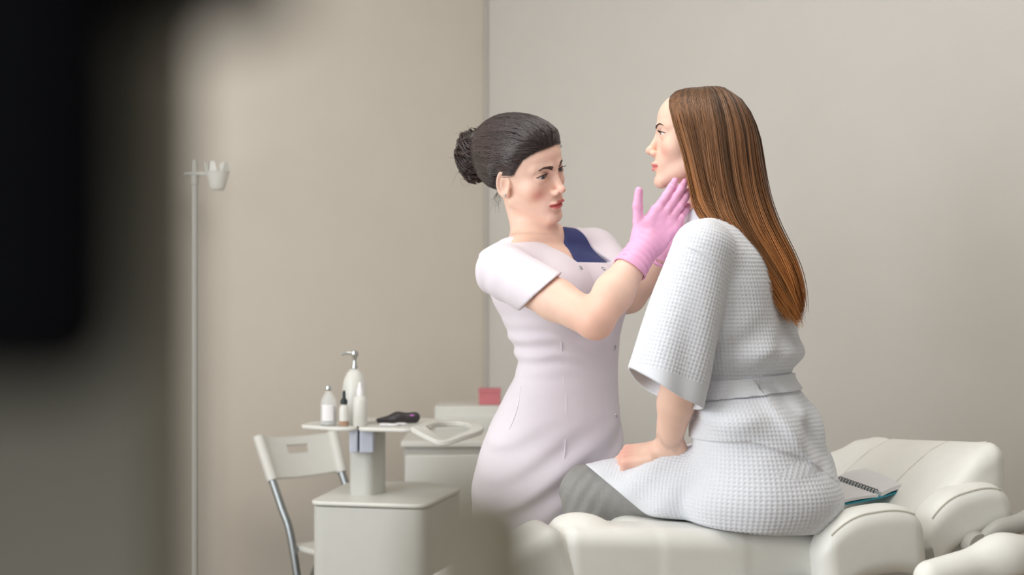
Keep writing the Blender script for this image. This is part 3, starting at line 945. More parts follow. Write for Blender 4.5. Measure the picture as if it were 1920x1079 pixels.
# panel with the grip hole, slightly curved
U = [0, .06, .40, .72, .94, 1]; Vv = [0, .04, .15, .50, .96, 1]
def cur(u): return nrm * (-.018 * math.sin(math.pi * u))
V = []; F = []; ids = {}
uu = sorted(set(list(np.linspace(0, 1, 16)) + [.36, .66])); vv = sorted(set([0, .10, .20, .42, .6, .8, 1.0]))
for i, u in enumerate(uu):
    for j, v in enumerate(vv):
        ids[i, j] = len(V); V.append(quadp(u, v) + cur(u))
off = len(V); V += [q - nrm * .012 for q in V]
hole = lambda i, j: .36 - 1e-6 <= uu[i] and uu[i + 1] <= .66 + 1e-6 and .20 - 1e-6 <= vv[j] and vv[j + 1] <= .42 + 1e-6
ni, nj = len(uu) - 1, len(vv) - 1
solid = {(i, j) for i in range(ni) for j in range(nj) if not hole(i, j)}
for i, j in solid:
    a, b, c, d = ids[i, j], ids[i + 1, j], ids[i + 1, j + 1], ids[i, j + 1]
    F += [(a, b, c, d), (a + off, d + off, c + off, b + off)]
    for (di, dj), (s_, e_) in (((-1, 0), (d, a)), ((1, 0), (b, c)), ((0, -1), (a, b)), ((0, 1), (c, d))):
        if (i + di, j + dj) not in solid: F.append((s_, s_ + off, e_ + off, e_))
mesh_np('backrest', np.array(V), F, 'plastic_white', fc, False)
# frame tubes: from the back top, down past the seat to the front feet
fwd = np.array([.66, -.75, 0]); fwd /= np.linalg.norm(fwd)
for (T0, T1, dn) in ((A0, B0, 0), (A1, B1, 1)):
    ax = (T1 - T0) / np.linalg.norm(T1 - T0)
    k = at(546, 1010, 4.13) if dn == 0 else at(546, 1010, 4.13) + (B1 - B0)
    foot = k + (k - T1) * .62 + fwd * .05; foot[2] = .012
    pts = catmull([T0 + ax * .02 - nrm * .004, T1 - nrm * .004, T1 * .5 + k * .5, k, k * .5 + foot * .5 + [.006, -.006, 0], foot], 40)
    MB().tube(pts, .0115, 10).build('leg', 'steel_tube', fc, smooth=True)
    mb = MB(); mb.tube([T0 - nrm * .004 - ax * .004, T1 - nrm * .004 + ax * .006], .0165, 12).build('back_sleeve', 'plastic_white', fc, smooth=True)
sc_ = at(546, 1010, 4.13) * .5 + (at(546, 1010, 4.13) + (B1 - B0)) * .5
zs = CAM_Z - (1022 - 539.5) / FPX * 4.2
wd = (B1 - B0); wd[2] = 0; wl = np.linalg.norm(wd); wd /= wl
s0 = np.array([sc_[0], sc_[1], zs])
mb = MB(); mb.box(s0 + fwd * .085, (.115, wl / 2 - .016, .009), np.stack([fwd, wd, [0, 0, 1]], 1)); mb.build('seat', 'plastic_white', fc, bevel=.006)
for sg in (-1, 1):
    e = s0 + wd * sg * (wl / 2 - .02)
    ft = e - fwd * .16; ft[2] = .012
    MB().tube([e + fwd * .12 - [0, 0, .01], e + fwd * .03 - [0, 0, .16], ft], .0105, 10).build('leg', 'steel_tube', fc, smooth=True)

# ------------------------------------------------------------------ slim stand with a cup holder by the left wall
YP = 4.18
pb = np.array([X_(364, YP), YP, 0])
st = thing('stand', pb, 'slim white pole stand with a small cup holder by the wall', 'stand')
zpt = CAM_Z - (300 - 539.5) / FPX * YP; zb_ = CAM_Z - (328 - 539.5) / FPX * YP
MB().lathe(pb, [(.0095, .02), (.0095, zb_ - .03), (.0115, zb_ - .028), (.0115, zb_ + .004)], 18).build('pole', 'plastic_white', st, smooth=True)
MB().lathe(pb, [(.0095, zb_), (.0085, zpt - .008), (.006, zpt)], 16).build('pole_tip', 'plastic_white', st, smooth=True)
MB().lathe(pb, [(.085, 0), (.092, .008), (.085, .02), (.02, .028)], 36).build('base', 'plastic_white', st, smooth=True)
mb = MB(); mb.box(pb + [.012, 0, zb_ + .003], (.043, .012, .005)); mb.build('cross_arm', 'plastic_white', st, bevel=.002)
cc_ = pb + np.array([X_(408, YP) - X_(364, YP), -.004, 0])
zc_t = CAM_Z - (322 - 539.5) / FPX * YP; zc_b = CAM_Z - (357 - 539.5) / FPX * YP
MB().lathe(cc_, [(.017, zc_b), (.0205, zc_b + .003), (.0235, zc_b + .010), (.0325, zc_t - .012), (.0355, zc_t), (.0325, zc_t), (.020, zc_b + .012), (.0, zc_b + .010)], 30).build('cup', 'plastic_white', st, smooth=True)
for k in range(6):
    a = 2 * math.pi * k / 6 + .35
    c = cc_ + np.array([.034 * math.cos(a), .034 * math.sin(a), zc_t + .008])
    R_ = np.array([[math.cos(a), -math.sin(a), 0], [math.sin(a), math.cos(a), 0], [0, 0, 1]])
    V = [(-.002, -.013, -.010), (.002, -.013, -.010), (.002, .013, -.010), (-.002, .013, -.010), (.002, -.007, .019), (.006, -.007, .019), (.006, .007, .019), (.002, .007, .019)]
    mb = MB(); mb.add(np.array(V) @ R_.T + c, [(0, 3, 2, 1), (4, 5, 6, 7), (0, 1, 5, 4), (1, 2, 6, 5), (2, 3, 7, 6), (3, 0, 4, 7)])
    mb.build('cup_prong', 'plastic_white', st, bevel=.001)

# ------------------------------------------------------------------ out-of-focus things close to the camera
eq = thing('equipment_tower', (-.16, .30, 0), 'blurred black equipment housing close to the camera at upper left', 'equipment')
Yb = .235
xr = X_(292, Yb); zlo = CAM_Z - (735 - 539.5) / FPX * Yb
mb = MB(); mb.box((xr - .11, Yb - .012, zlo + .20), (.11, .012, .20)); mb.build('housing', 'black_plastic', eq, bevel=.012)
mb = MB(); mb.tube([(xr - .05, Yb, 1.272), (xr + .010, Yb, 1.270), (xr + .022, Yb, 1.274)], .009, 12); mb.build('arm', 'black_plastic', eq, smooth=True)
mb = MB(); mb.lathe((xr - .10, Yb - .012, 0), [(.02, .02), (.02, zlo + .02)], 18); mb.build('post', 'black_plastic', eq, smooth=True)
mb = MB(); mb.lathe((xr - .10, Yb - .012, 0), [(.06, 0), (.06, .015), (.02, .03)], 30); mb.build('foot', 'black_plastic', eq, smooth=True)
Yd = .36
xd = X_(378, Yd)
mb = MB(); mb.box((xd - .25, Yd - .02, 1.05), (.25, .02, 1.05)); d1 = mb.build('door_1', 'taupe_panel', bevel=.003); structure(d1)
# stool back
Ys = .32
sb = thing('stool', (X_(902, Ys), Ys, 0), 'blurred taupe padded backrest post close to the camera at the bottom', 'stool')
zs_ = CAM_Z - (900 - 539.5) / FPX * Ys
def pad_f(q):
    return rbox(q, (X_(902, Ys), Ys, zs_ - .12), (.0148, .015, .12), .0135)
V, Q = surface(pad_f, (X_(902, Ys) - .04, Ys - .04, zs_ - .26), (X_(902, Ys) + .04, Ys + .04, zs_ + .03), .004)
mesh_np('back_pad', V, Q, 'taupe_vinyl', sb)
MB().lathe((X_(902, Ys), Ys, 0), [(.010, .46), (.010, zs_ - .2)], 12).build('back_post', 'steel_tube', sb, smooth=True)
MB().lathe((X_(902, Ys), Ys - .10, 0), [(.05, .42), (.088, .43), (.092, .47), (.08, .49)], 30).build('seat', 'taupe_vinyl', sb, smooth=True)
MB().lathe((X_(902, Ys), Ys - .10, 0), [(.085, .0), (.085, .02), (.03, .04), (.025, .43)], 24).build('base', 'steel_tube', sb, smooth=True)
# ------------------------------------------------------------------ hands (local: y to the fingers, x to the thumb side, z to the back of the hand)
def finger_pts(base, lens, bends, yaw, up=0.0):
    p = np.array(base, float); pts = [p]
    ang = up
    for L, b in zip(lens, bends):
        ang += b
        d = np.array([math.sin(yaw) * math.cos(ang), math.cos(yaw) * math.cos(ang), -math.sin(ang)])
        p = p + d * L; pts.append(p)
    return pts

class Hand:
    """F finger direction, T thumb-side direction; D = back of the hand (given)"""
    def __init__(s, wrist, F, T, D, bends, spread, thumb, scale=1.0, fat=0.0):
        F = np.array(F, float); F /= np.linalg.norm(F)
        T = np.array(T, float); T -= F * (T @ F); T /= np.linalg.norm(T)
        Dc = np.cross(T, F)
        if Dc @ np.array(D, float) < 0: Dc = -Dc
        s.M = np.stack([T, F, Dc], 1).astype(np.float32); s.o = np.array(wrist, np.float32); s.k = scale; s.fat = fat
        L = [(.040, .024, .021), (.044, .027, .022), (.041, .025, .022), (.032, .019, .019)]
        X = [.0275, .0095, -.0090, -.0265]; Y = [.086, .090, .086, .078]
        s.f = [finger_pts((X[i], Y[i], .001), L[i], bends[i], spread[i]) for i in range(4)]
        s.t = [np.array(q, float) for q in thumb]
    def local(s, p): return ((p - s.o) @ s.M) / s.k
    def world(s, q): return s.o + (s.M @ np.asarray(q, np.float32)) * s.k
    def __call__(s, p, off=0.0):
        q = s.local(p); off = off + s.fat
        d = rbox(q, (0, .050, 0), (.0385, .044, .0135), .012)
        d = smin(d, ell(q, (.020, .032, -.008), (.016, .028, .013)), .012)
        d = smin(d, ell(q, (-.022, .036, -.006), (.014, .034, .012)), .012)
        d = smin(d, cap(q, (0, -.035, 0), (0, .015, 0), .0255, .0255), .022)
        R = [.0092, .0094, .0090, .0080]
        fd = None
        for i, pts in enumerate(s.f):
            base = pts[0] - np.array([pts[0][0] * .3, .035, 0])
            e = cap(q, base, pts[0], R[i] * 1.0, R[i] * 1.12)
            d = smin(d, e, .008)
            r0 = R[i]
            e = smin(cap(q, pts[0], pts[1], r0 * 1.1, r0 * .98), cap(q, pts[1], pts[2], r0 * .99, r0 * .9), .003)
            e = smin(e, cap(q, pts[2], pts[3], r0 * .92, r0 * .74), .003)
            fd = e if fd is None else smin(fd, e, .0016)
        d = smin(d, fd, .006)
        t = s.t
        e = cap(q, t[0], t[1], .0135, .0112)
        e = smin(e, cap(q, t[1], t[2], .0108, .0100), .004)
        e = smin(e, cap(q, t[2], t[3], .0100, .0078), .004)
        d = smin(d, e, .010)
        return d * s.k - off

def boxed(f, pts, pad, h, **kw):
    P = np.array(pts, float)
    return surface(f, P.min(0) - pad, P.max(0) + pad, h, **kw)

def nz(p, s, seed=0):
    """cheap smooth pseudo-noise made of sines"""
    a = p * s
    return (np.sin(a[:, 0] * 1.3 + 1.7 * np.sin(a[:, 1] * .9 + seed) + seed) + np.sin(a[:, 1] * 1.7 + 1.3 * np.sin(a[:, 2] * 1.1 + 2 * seed))
            + np.sin(a[:, 2] * 1.5 + 1.1 * np.sin(a[:, 0] * 1.2 + 3 * seed))) / 3

def hairline(q):
    """> 0 where the scalp carries hair"""
    y, z = q[:, 1], q[:, 2]
    ys = np.array([-.14, -.10, -.07, -.045, -.030, -.022, -.012, .000, .010, .017, .023, .030, .038, .048, .060, .072, .090, .12])
    zs = np.array([-.075, -.072, -.066, -.050, -.028, -.002, .0165, .0200, .0190, .0150, .0080, .018, .030, .044, .054, .0605, .0655, .070])
    return z - np.interp(y, ys, zs)
# ================================================================== the nurse (standing, behind the couch on the left)
NF = np.array([.707, -.707, 0.0]); NL = np.array([.707, .707, 0.0])
nh = Head(at(984, 318, 3.175), (.77, -.60, -.17), math.radians(19), 1.02, open_=.0056, mouth_open=.0008)
SR, ER, WR = at(940, 508, 3.02), at(1116, 602, 2.83), at(1206, 466, 2.915)
SL, EL, WL = at(1118, 478, 3.31), at(1180, 556, 3.22), at(1262, 448, 3.12)
zq = lambda py, Y=3.2: CAM_Z - (py - 539.5) / FPX * Y
xq = lambda px, Y=3.2: (px - 960) / FPX * Y
rows = []
for py, c, hw, ca, cb in ((455, 1004, 72, 1.35, .62), (475, 1012, 104, 1.32, .72), (510, 1030, 118, 1.22, .80), (560, 1040, 117, 1.14, .84),
                          (620, 1057, 107, 1.12, .86), (690, 1065, 97, 1.15, .80), (740, 1054, 108, 1.15, .82), (800, 1042, 125, 1.13, .86),
                          (860, 1032, 136, 1.11, .88), (920, 1024, 138, 1.10, .90), (1000, 1022, 132, 1.08, .92), (1150, 1026, 126, 1.08, .9)):
    h = hw / FPX * 3.2
    rows.append((zq(py), xq(c), 3.2, h * ca, h * cb))
n_col = Column(rows, NF)
CH = np.array([xq(1040), 3.2, 0])
def bust(p, off):
    d = None
    for s in (1, -1):
        c = np.array([xq(1040), 3.2, zq(556)]) + NF * .070 + NL * .072 * s
        e = ell(p, c, (.066, .066, .066)) - off
        d = e if d is None else np.minimum(d, e)
    return d
NECK0 = np.array([xq(1016), 3.205, zq(452)]); NECK1 = nh.to_world([[0, -.016, -.052]])[0]
def n_neck(p):
    d = cap(p, NECK0 + [0, 0, -.05], NECK1, .0470, .0430)
    # trapezius
    d = smin(d, cap(p, NECK0 + [-.01, .01, .0], SR + [.012, .03, .022], .040, .030), .04)
    d = smin(d, cap(p, NECK0 + [.01, .02, .0], SL + [-.012, .0, .018], .040, .030), .04)
    # collar bones
    cb0 = NECK0 + NF * .055 + np.array([0, 0, -.034])
    d = smin(d, cap(p, cb0 - NL * .012, SR + [.02, -.02, .015], .008, .012), .02)
    d = smin(d, cap(p, cb0 + NL * .012, SL + [-.01, -.03, .012], .008, .012), .02)
    return d
def n_arm(p, S, E, W, off=0.0):
    m = E * .62 + W * .38
    d = cap(p, S, S * .4 + E * .6, .047 + off, .0410 + off)
    d = smin(d, cap(p, S * .4 + E * .6, E, .0410 + off, .0365 + off), .02)
    d = smin(d, smin(cap(p, E, m, .0365 + off, .0380 + off), cap(p, m, W, .0380 + off, .0262 + off), .02), .012)
    return d
def n_skin(p):
    d = smin(n_col(p, -.014), bust(p, -.014), .05)
    d = smin(d, n_neck(p), .035)
    d = smin(d, near(lambda x: n_arm(x, SR, ER, WR), p, ER, .36), .03)
    d = smin(d, near(lambda x: n_arm(x, SL, EL, WL), p, EL, .34), .03)
    d = smin(d, nh(p), .016)
    def legs(p):
        e = None
        for s in (1, -1):
            hip = np.array([xq(1024), 3.2, .62]) + NL * .075 * s
            kn = np.array([xq(1020), 3.19, .44]) + NL * .065 * s; an = np.array([xq(1016), 3.23, .09]) + NL * .06 * s
            c = smin(chain(p, [hip, kn, kn * .6 + an * .4, an], [.075, .05, .05, .032]), cap(p, an + [0, 0, -.045], an + NF * .13 + [0, 0, -.06], .03, .022), .03)
            e = c if e is None else smin(e, c, .03)
        return e
    return smin(d, near(legs, p, (xq(1020), 3.2, .36), .46), .03)
nurse = thing('person', (xq(1024), 3.2, 0), 'standing woman in white tunic and pink gloves, dark hair in a bun', 'person')
hb_lo = nh.c - .155; hb_hi = nh.c + .155
zcut = zq(440)
V1, Q1 = surface(n_skin, hb_lo, hb_hi, .00145)
V1, Q1 = keep(V1, Q1, V1[:, 2] > zcut - .002)
V2, Q2 = surface(n_skin, (-.25, 2.68, .0), (.42, 3.5, 1.45), .0045)
V2, Q2 = keep(V2, Q2, V2[:, 2] < zcut + .003)
V, Q = join_meshes([(V1, Q1), (V2, Q2)])
N_SKIN = srgb(240, 203, 184)
C = nh.tint(V, N_SKIN, srgb(205, 84, 92), srgb(232, 128, 104), srgb(176, 116, 96), .42)
def redden(C, P, c, r, col, amt):
    w = np.exp(-(((P - c) / r) ** 2).sum(1)) * amt
    return C * (1 - w[:, None]) + np.array(col[:3]) * w[:, None]
ql = nh.to_local(V.astype(np.float32))
wh = np.clip((hairline(ql) + .0045) / .006, 0, 1) * (ql[:, 2] > -.03) * .75      # fine hair at the hairline
C = C * (1 - wh[:, None]) + np.array(srgb(70, 54, 50)[:3]) * wh[:, None]
C = redden(C, V, ER, .05, srgb(232, 168, 146), .7)
mesh_np('body', V, Q, 'skin', nurse, True, {'tint': C})
eyes(nh, nurse, look=(.10, 1, -.04))
brows_lashes(nh, nurse, thick=.0056, n=260)

# ---- tunic
CUT_L1 = lambda z: -.002 - (z - 1.276) * .80
CUT_L2 = lambda z: .128 - (z - 1.276) * .42
ZB = zq(493)
def chest_lz(p):
    dx = p[:, 0] - (xq(1012)); dy = p[:, 1] - 3.2
    return dx * NL[0] + dy * NL[1], dx * NF[0] + dy * NF[1], p[:, 2]
def sleeve(p, S, E, r0, r1, end, hem=None):
    a = E - S; L = np.linalg.norm(a); a = a / L
    t = (p - S.astype(np.float32)) @ a.astype(np.float32)
    e = S + a * end * L
    d = cap(p, S, e + a * .05, r0, r1)
    d = smax(d, (t - end * L) if hem is None else hem(p), .003)
    hol = cap(p, S + a * (end * L - .045), e + a * .06, r0 * .7, r1 - .004)
    return smax(d, -hol, .003)
hr1, hr2 = at(1030, 533, 2.93), at(962, 594, 2.97)
hr_n = np.cross(hr2 - hr1, (hr1 - np.array([0, 0, CAM_Z])) + np.array([-.4, 0, -.5])); hr_n /= np.linalg.norm(hr_n)
if hr_n @ (ER - SR) < 0: hr_n = -hr_n
def hem_r(p): return (p - hr1.astype(np.float32)) @ hr_n.astype(np.float32)
def folds(p):
    l, f, a, b = n_col.local(p)
    z = p[:, 2]
    w = 0
    # crossways creases at the waist on the back-right side
    gw = np.exp(-((z - zq(655)) / .05) ** 2) * np.clip(-.35 - l * 12, 0, 1)
    w = w + .0032 * gw * np.sin(z * 190 + l * 30 + 1.6 * np.sin(l * 45 + z * 20)) 
    # diagonal pulls on the skirt, fanning out from the front closure
    s1 = z * .80 - l * .62
    gs = np.clip((zq(770) - z) / .08, 0, 1) * np.clip((f + .12) * 8, 0, 1)
    w = w + .0052 * gs * (np.sin(s1 * 105 + 1.5 * np.sin(l * 17)) * .6 + .6 * np.sin(s1 * 58 + .7))
    # pulls from the bust
    gb = np.exp(-((z - zq(590)) / .05) ** 2)
    w = w + .0012 * gb * np.sin((z * .9 + l * .7) * 80 + 2 * np.sin(l * 30))
    return w
def dress_solid(p):
    d = smin(n_col(p, 0.0), bust(p, .002), .045)
    sh = smin(cap(p, NECK0 + [-.03, .0, -.022], SR + [.014, .02, .006], .044, .046), cap(p, NECK0 + [.03, .02, -.010], SL + [-.012, .0, .012], .048, .047), .02)
    d = smin(d, sh, .035)
    d = d + folds(p)
    return d
def dress_f(p):
    d = dress_solid(p)
    s1 = sleeve(p, SR, ER, .057, .0555, .48, hem_r) + .003 * np.sin(((p - SR) @ (ER - SR)) * 420 + nz(p, 30, 2) * 1.5) * np.clip(1 - sph(p, SR, 0) / .12, 0, 1)
    d = smin(d, s1, .022)
    d = smin(d, sleeve(p, SL, EL, .057, .055, .62), .022)
    # neckline and the opening filled by the navy panel
    l, f, z = chest_lz(p)
    cut = np.maximum(np.maximum(ZB - z, CUT_L1(z) - l), np.maximum(l - CUT_L2(z), -.010 - f))
    hole = cap(p, NECK0 + [0, 0, -.06], NECK0 + [0, 0, .2], .060, .064)
    d = smax(d, -np.minimum(cut, hole), .003)
    # hem
    d = smax(d, .50 - z, .003)
    return d
V, Q = surface(dress_f, (-.26, 2.78, .48), (.42, 3.52, 1.44), .0034)
tunic = mesh_np('tunic', V, Q, 'white_cotton', nurse)
def navy_f(p):
    l, f, z = chest_lz(p)
    d = smax(dress_solid(p) + .0028, -(smin(n_col(p, -.012), bust(p, -.012), .045) + folds(p)), .001)
    d = smax(d, ZB - .006 - z, .001)
    d = smax(d, (.004 + (z - ZB) * .52) - l, .001)
    d = smax(d, l - CUT_L2(z) - .006, .001)
    d = smax(d, .0 - f, .001)
    return smax(d, -(cap(p, NECK0 + [0, 0, -.06], NECK0 + [0, 0, .2], .046, .048)), .001)
V, Q = surface(navy_f, (.0, 2.95, 1.24), (.36, 3.42, 1.43), .0026)
mesh_np('neckline_panel', V, Q, 'navy_cotton', nurse)['label'] = 'navy blue neckline panel'

def on_dress(px, py, lift=.0):
    """first point of the tunic along the direction of a picture position"""
    d = at(px, py, 1.0) - np.array([0, 0, CAM_Z]); o = np.array([0, 0, CAM_Z])
    ts = np.linspace(2.6, 3.5, 500)
    v = field(dress_f, o + d * ts[:, None])
    i = np.argmax(v < lift)
    return o + d * ts[i]
# press studs down the front closure
for px, py in ((1089, 503), (1131, 505), (1165, 578), (1153, 652), (1155, 780), (1156, 858)):
    c = on_dress(px, py)
    n = grad(dress_f, c[None].astype(np.float32), .003)[0]; n /= np.linalg.norm(n)
    u = np.cross(n, [0, 0, 1.0]); u /= np.linalg.norm(u); w = np.cross(n, u)
    mb = MB(); ring = [c + n * .001 + (u * math.cos(a) + w * math.sin(a)) * .0042 for a in np.linspace(0, 2 * math.pi, 15)[:-1]]
    mb.tube(ring, .0011, 6, closed=True)
    mb.build('press_stud', 'chrome', tunic, smooth=True)
# stitched seams
def seam(pts, name, r, material, parent, proj):
    P = np.array([proj(*q) for q in pts]); P = catmull(P, 40)
    MB().tube(P, r, 6).build(name, material, parent, smooth=True)
seam([(1052, 640), (1054, 680), (1057, 720)], 'seam', .0011, 'white_cotton', tunic, on_dress)
seam([(1062, 735), (1061, 800), (1058, 860), (1050, 920)], 'seam', .0011, 'white_cotton', tunic, on_dress)
seam([(977, 725), (972, 758), (962, 790), (954, 806)], 'pocket_edge', .0017, 'white_cotton', tunic, on_dress)

# ---- gloves
TH_R = [(.022, .016, -.004), (.045, .042, -.004), (.068, .068, .0), (.086, .094, .004)]
gF = np.array([.60, .10, .80]); gT = np.array([-.80, -.16, .58])
hand_r = Hand(WR, gF, gT, (0, -1, 0), [(.10, .22, .18), (.08, .20, .16), (.10, .24, .18), (.14, .30, .2)], [.015, -.005, -.02, -.04], TH_R, .93, .0008)
TH_L = [(.020, .016, -.006), (.034, .042, -.010), (.036, .066, -.012), (.034, .088, -.014)]
hand_l = Hand(WL, (.72, -.25, .64), (-.62, .1, .74), (0, 1, 0), [(.15, .25, .2)] * 4, [.04, .0, -.03, -.08], TH_L, .90, .0008)
# slip the thumb of the nearer hand open: it stands straight up, away from the fingers
def glove(hd, W, E, name):
    a = (E - W) / np.linalg.norm(E - W)
    cuff_end = W + a * .060
    def f(p):
        t = (p - W.astype(np.float32)) @ a.astype(np.float32)
        c = cap(p, hd.world((0, .012, 0)), cuff_end + a * .03, .0285, .0395) + .0011 * np.sin(t * 430 + 2 * nz(p, 35, 1))
        c = smax(c, t - .062 - .004 * nz(p, 60, 2), .002)
        c = smax(c, -cap(p, W + a * .040, cuff_end + a * .04, .0315, .0365), .002)
        h = hd(p) + .0005 * nz(p, 260, 3)
        return smin(h, c, .010)
    pts = [hd.world(q) for fi in hd.f for q in fi] + [hd.world(q) for q in hd.t] + [W, cuff_end]
    V, Q = boxed(f, pts, .05, .0019)
    g = mesh_np('glove', V, Q, 'glove_pink', nurse); g['label'] = 'pink disposable glove'
    return g
glove(hand_r, WR, ER, 'glove')
glove(hand_l, WL, EL, 'glove')
# ---- shoes
for s in (1, -1):
    an = np.array([xq(1016), 3.23, .0]) + NL * .06 * s
    def f(p, an=an):
        d = smin(cap(p, an + NF * -.02 + [0, 0, .045], an + NF * .14 + [0, 0, .035], .046, .038), cap(p, an + [0, 0, .05], an + [0, 0, .085], .044, .042), .03)
        return smax(d, .0 - p[:, 2], .004)
    V, Q = surface(f, an + [-.2, -.25, -.01], an + [.25, .15, .15], .006)
    mesh_np('shoe', V, Q, 'plastic_white', nurse)

# ---- hair pulled back into a bun
BUN = np.array([0.004, -.136, .016])
def n_hair_f(p):
    q = nh.to_local(p)
    qq = q.copy(); qq[:, 0] = np.abs(qq[:, 0])
    m = hairline(q)
    th = .0012 + .0085 * np.clip(m / .030, 0, 1)
    d = nh.skull(qq) - th - .0012
    # volume of the swept-back hair towards the bun
    d = smin(d, ell(q, (0, -.050, .036), (.064, .078, .070)), .02)
    g = np.sin(np.arctan2(q[:, 0], q[:, 2] - .01) * 34 + 3 * np.sin(q[:, 1] * 40)) * .0006
    d = d + g
    earq = qq - np.array([.0675, -.004, -.012], np.float32)
    d = smax(d, -ell(qq, (.078, .000, -.010), (.016, .017, .027)), .005)
    return smax(d, -(m + .001) * .9, .004)
V, Q = surface(n_hair_f, hb_lo - .02, hb_hi + .02, .0022)
col = np.tile(np.array(srgb(46, 37, 36)[:3]), (len(V), 1))
parts_h = [(V, Q)]; cols = [col]
# fine strands over the cap: hairline -> bun
n = 1500
ys = rng.uniform(-.085, .090, n); 
ang = rng.uniform(0, 1, n)
# start directions along the hairline: sample skull points, keep those just inside the hair
cand = rng.normal(0, 1, (60000, 3)); cand /= np.linalg.norm(cand, axis=1)[:, None]
def shell(dirs, off_fn, c0=np.array([0, -.012, .02])):
    lo = np.full(len(dirs), .03); hi = np.full(len(dirs), .16)
    for _ in range(16):
        mid = (lo + hi) / 2
        q = (c0 + dirs * mid[:, None]).astype(np.float32)
        d = field(lambda p: n_hair_f(nh.to_world(p).astype(np.float32)), q) if off_fn is None else off_fn(q)
        lo = np.where(d < 0, mid, lo); hi = np.where(d < 0, hi, mid)
    return c0 + dirs * lo[:, None]
def skull_abs(q):
    qq = q.copy(); qq[:, 0] = np.abs(qq[:, 0]); m = hairline(q)
    a = nh.skull(qq) - .0034 - .0095 * np.clip(m / .030, 0, 1)
    return smin(a, ell(q, (0, -.050, .036), (.0648, .0788, .0708)), .02)
c0 = np.array([0, -.012, .02])
S0 = shell(cand, skull_abs)
hm = hairline(S0.astype(np.float32))
sel = np.where((hm > -.0035) & (hm < .004) & (S0[:, 1] > -.09))[0]
sel2 = np.where((hm > .010) & (S0[:, 1] > -.07))[0]
pick = np.concatenate([rng.choice(sel, 1700), rng.choice(sel2, 1100)])
d0 = cand[pick]
db = BUN + rng.normal(0, .017, (len(pick), 3)) - c0; db /= np.linalg.norm(db, axis=1)[:, None]
m = 14; t = np.linspace(0, 1, m)
om = np.arccos(np.clip((d0 * db).sum(1), -1, 1))[:, None]
dirs = (np.sin((1 - t) * om)[..., None] * d0[:, None] + np.sin(t * om)[..., None] * db[:, None]) / np.sin(om)[..., None]
# hair sweeps a little upwards over the ear before it reaches the bun
dirs[..., 2] += .10 * np.sin(t * math.pi) * (d0[:, 2:3] < .3); dirs /= np.linalg.norm(dirs, axis=2)[..., None]
P = shell(dirs.reshape(-1, 3), skull_abs).reshape(len(pick), m, 3)
rad0 = np.linalg.norm(P - c0, axis=2, keepdims=True)
P = c0 + (P - c0) * (1 + rng.uniform(.0, .018, (len(pick), 1, 1)) * np.sin(t * math.pi)[None, :, None])
rad = (np.array([.00015, .0006] + [.0009] * (m - 3) + [.0006]))[None] * rng.uniform(.7, 1.4, (len(pick), 1))
Vs, Qs = strands(P, rad)
parts_h.append((nh.to_world(Vs), Qs))
sc = np.array(srgb(52, 41, 40)[:3])[None] * rng.uniform(.4, 2.2, (len(pick), 1))
cols.append(np.repeat(sc, m * 3, 0))
V, Q = join_meshes(parts_h)
nhair = mesh_np('hair', V, Q, 'hair_dark', nurse, True, {'tint': np.concatenate(cols)})
# bun of pinned curls
bun_parts = []; bcols = []
def bunbase(p):
    q = nh.to_local(p)
    d = ell(q, BUN, (.041, .037, .057))
    return d + .003 * nz(q, 130, 2) + .002 * nz(q, 260, 5)
V, Q = surface(bunbase, nh.to_world(BUN[None])[0] - .08, nh.to_world(BUN[None])[0] + .08, .003)
bun_parts.append((V, Q)); bcols.append(np.tile(np.array(srgb(40, 31, 30)[:3]), (len(V), 1)))
for k in range(44):                      # coiled locks: each a bundle of fine strands
    a0 = rng.uniform(0, 2 * math.pi); el = rng.uniform(-1.2, 1.2); turns = rng.uniform(.5, 1.0) * rng.choice([-1, 1])
    mm = 26; tt = np.linspace(0, 1, mm)
    tilt = rng.uniform(-.5, .5)
    th = a0 + tt * turns * 2 * math.pi * .8
    lat = el * (1 - .5 * tt) + .35 * np.sin(tt * 7 + a0)
    base = np.stack([.041 * np.cos(lat) * np.cos(th), .037 * np.cos(lat) * np.sin(th), .057 * np.sin(lat)], 1)
    nb = 9
    for b in range(nb):
        o = rng.normal(0, .0026, 3); ph = rng.uniform(0, 6.28)
        wob = .0022 * np.stack([np.sin(tt * 12 + ph), np.cos(tt * 12 + ph), np.sin(tt * 9 + ph)], 1)
        pl = BUN + base * (1.02 + rng.uniform(0, .10)) + o + wob
        Vb, Qb = strands(pl[None], np.full((1, mm), .0010) * rng.uniform(.6, 1.2))
        bun_parts.append((nh.to_world(Vb), Qb)); bcols.append(np.tile(np.array(srgb(58, 44, 41)[:3]) * rng.uniform(.55, 1.7), (len(Vb), 1)))
# loose wisps around the bun and the nape
for k in range(46):
    if k < 22:
        d = rng.normal(0, 1, 3); d[1] = -abs(d[1]); d /= np.linalg.norm(d)
        p0 = BUN + d * np.array([.040, .036, .056]); p1 = p0 + d * rng.uniform(.004, .012) + rng.normal(0, .008, 3); p2 = p1 + rng.normal(0, .010, 3) + [0, -.004, -.010]
    else:
        sx = rng.uniform(-.045, .058)
        p0 = np.array([sx, -.072 + abs(sx) * .55, -.048]); p1 = p0 + rng.normal(0, .005, 3) + [0, -.006, -.018]; p2 = p1 + rng.normal(0, .008, 3) + [0, -.002, -.018]
    pl = catmull([p0, (p0 + p1) / 2 + rng.normal(0, .002, 3), p1, p2], 12)
    Vb, Qb = strands(pl[None], np.linspace(.00045, .00015, 12)[None])
    bun_parts.append((nh.to_world(Vb), Qb)); bcols.append(np.tile(np.array(srgb(60, 46, 42)[:3]), (len(Vb), 1)))
V, Q = join_meshes(bun_parts)
mesh_np('hair_bun', V, Q, 'hair_dark', nurse, True, {'tint': np.concatenate(bcols)})
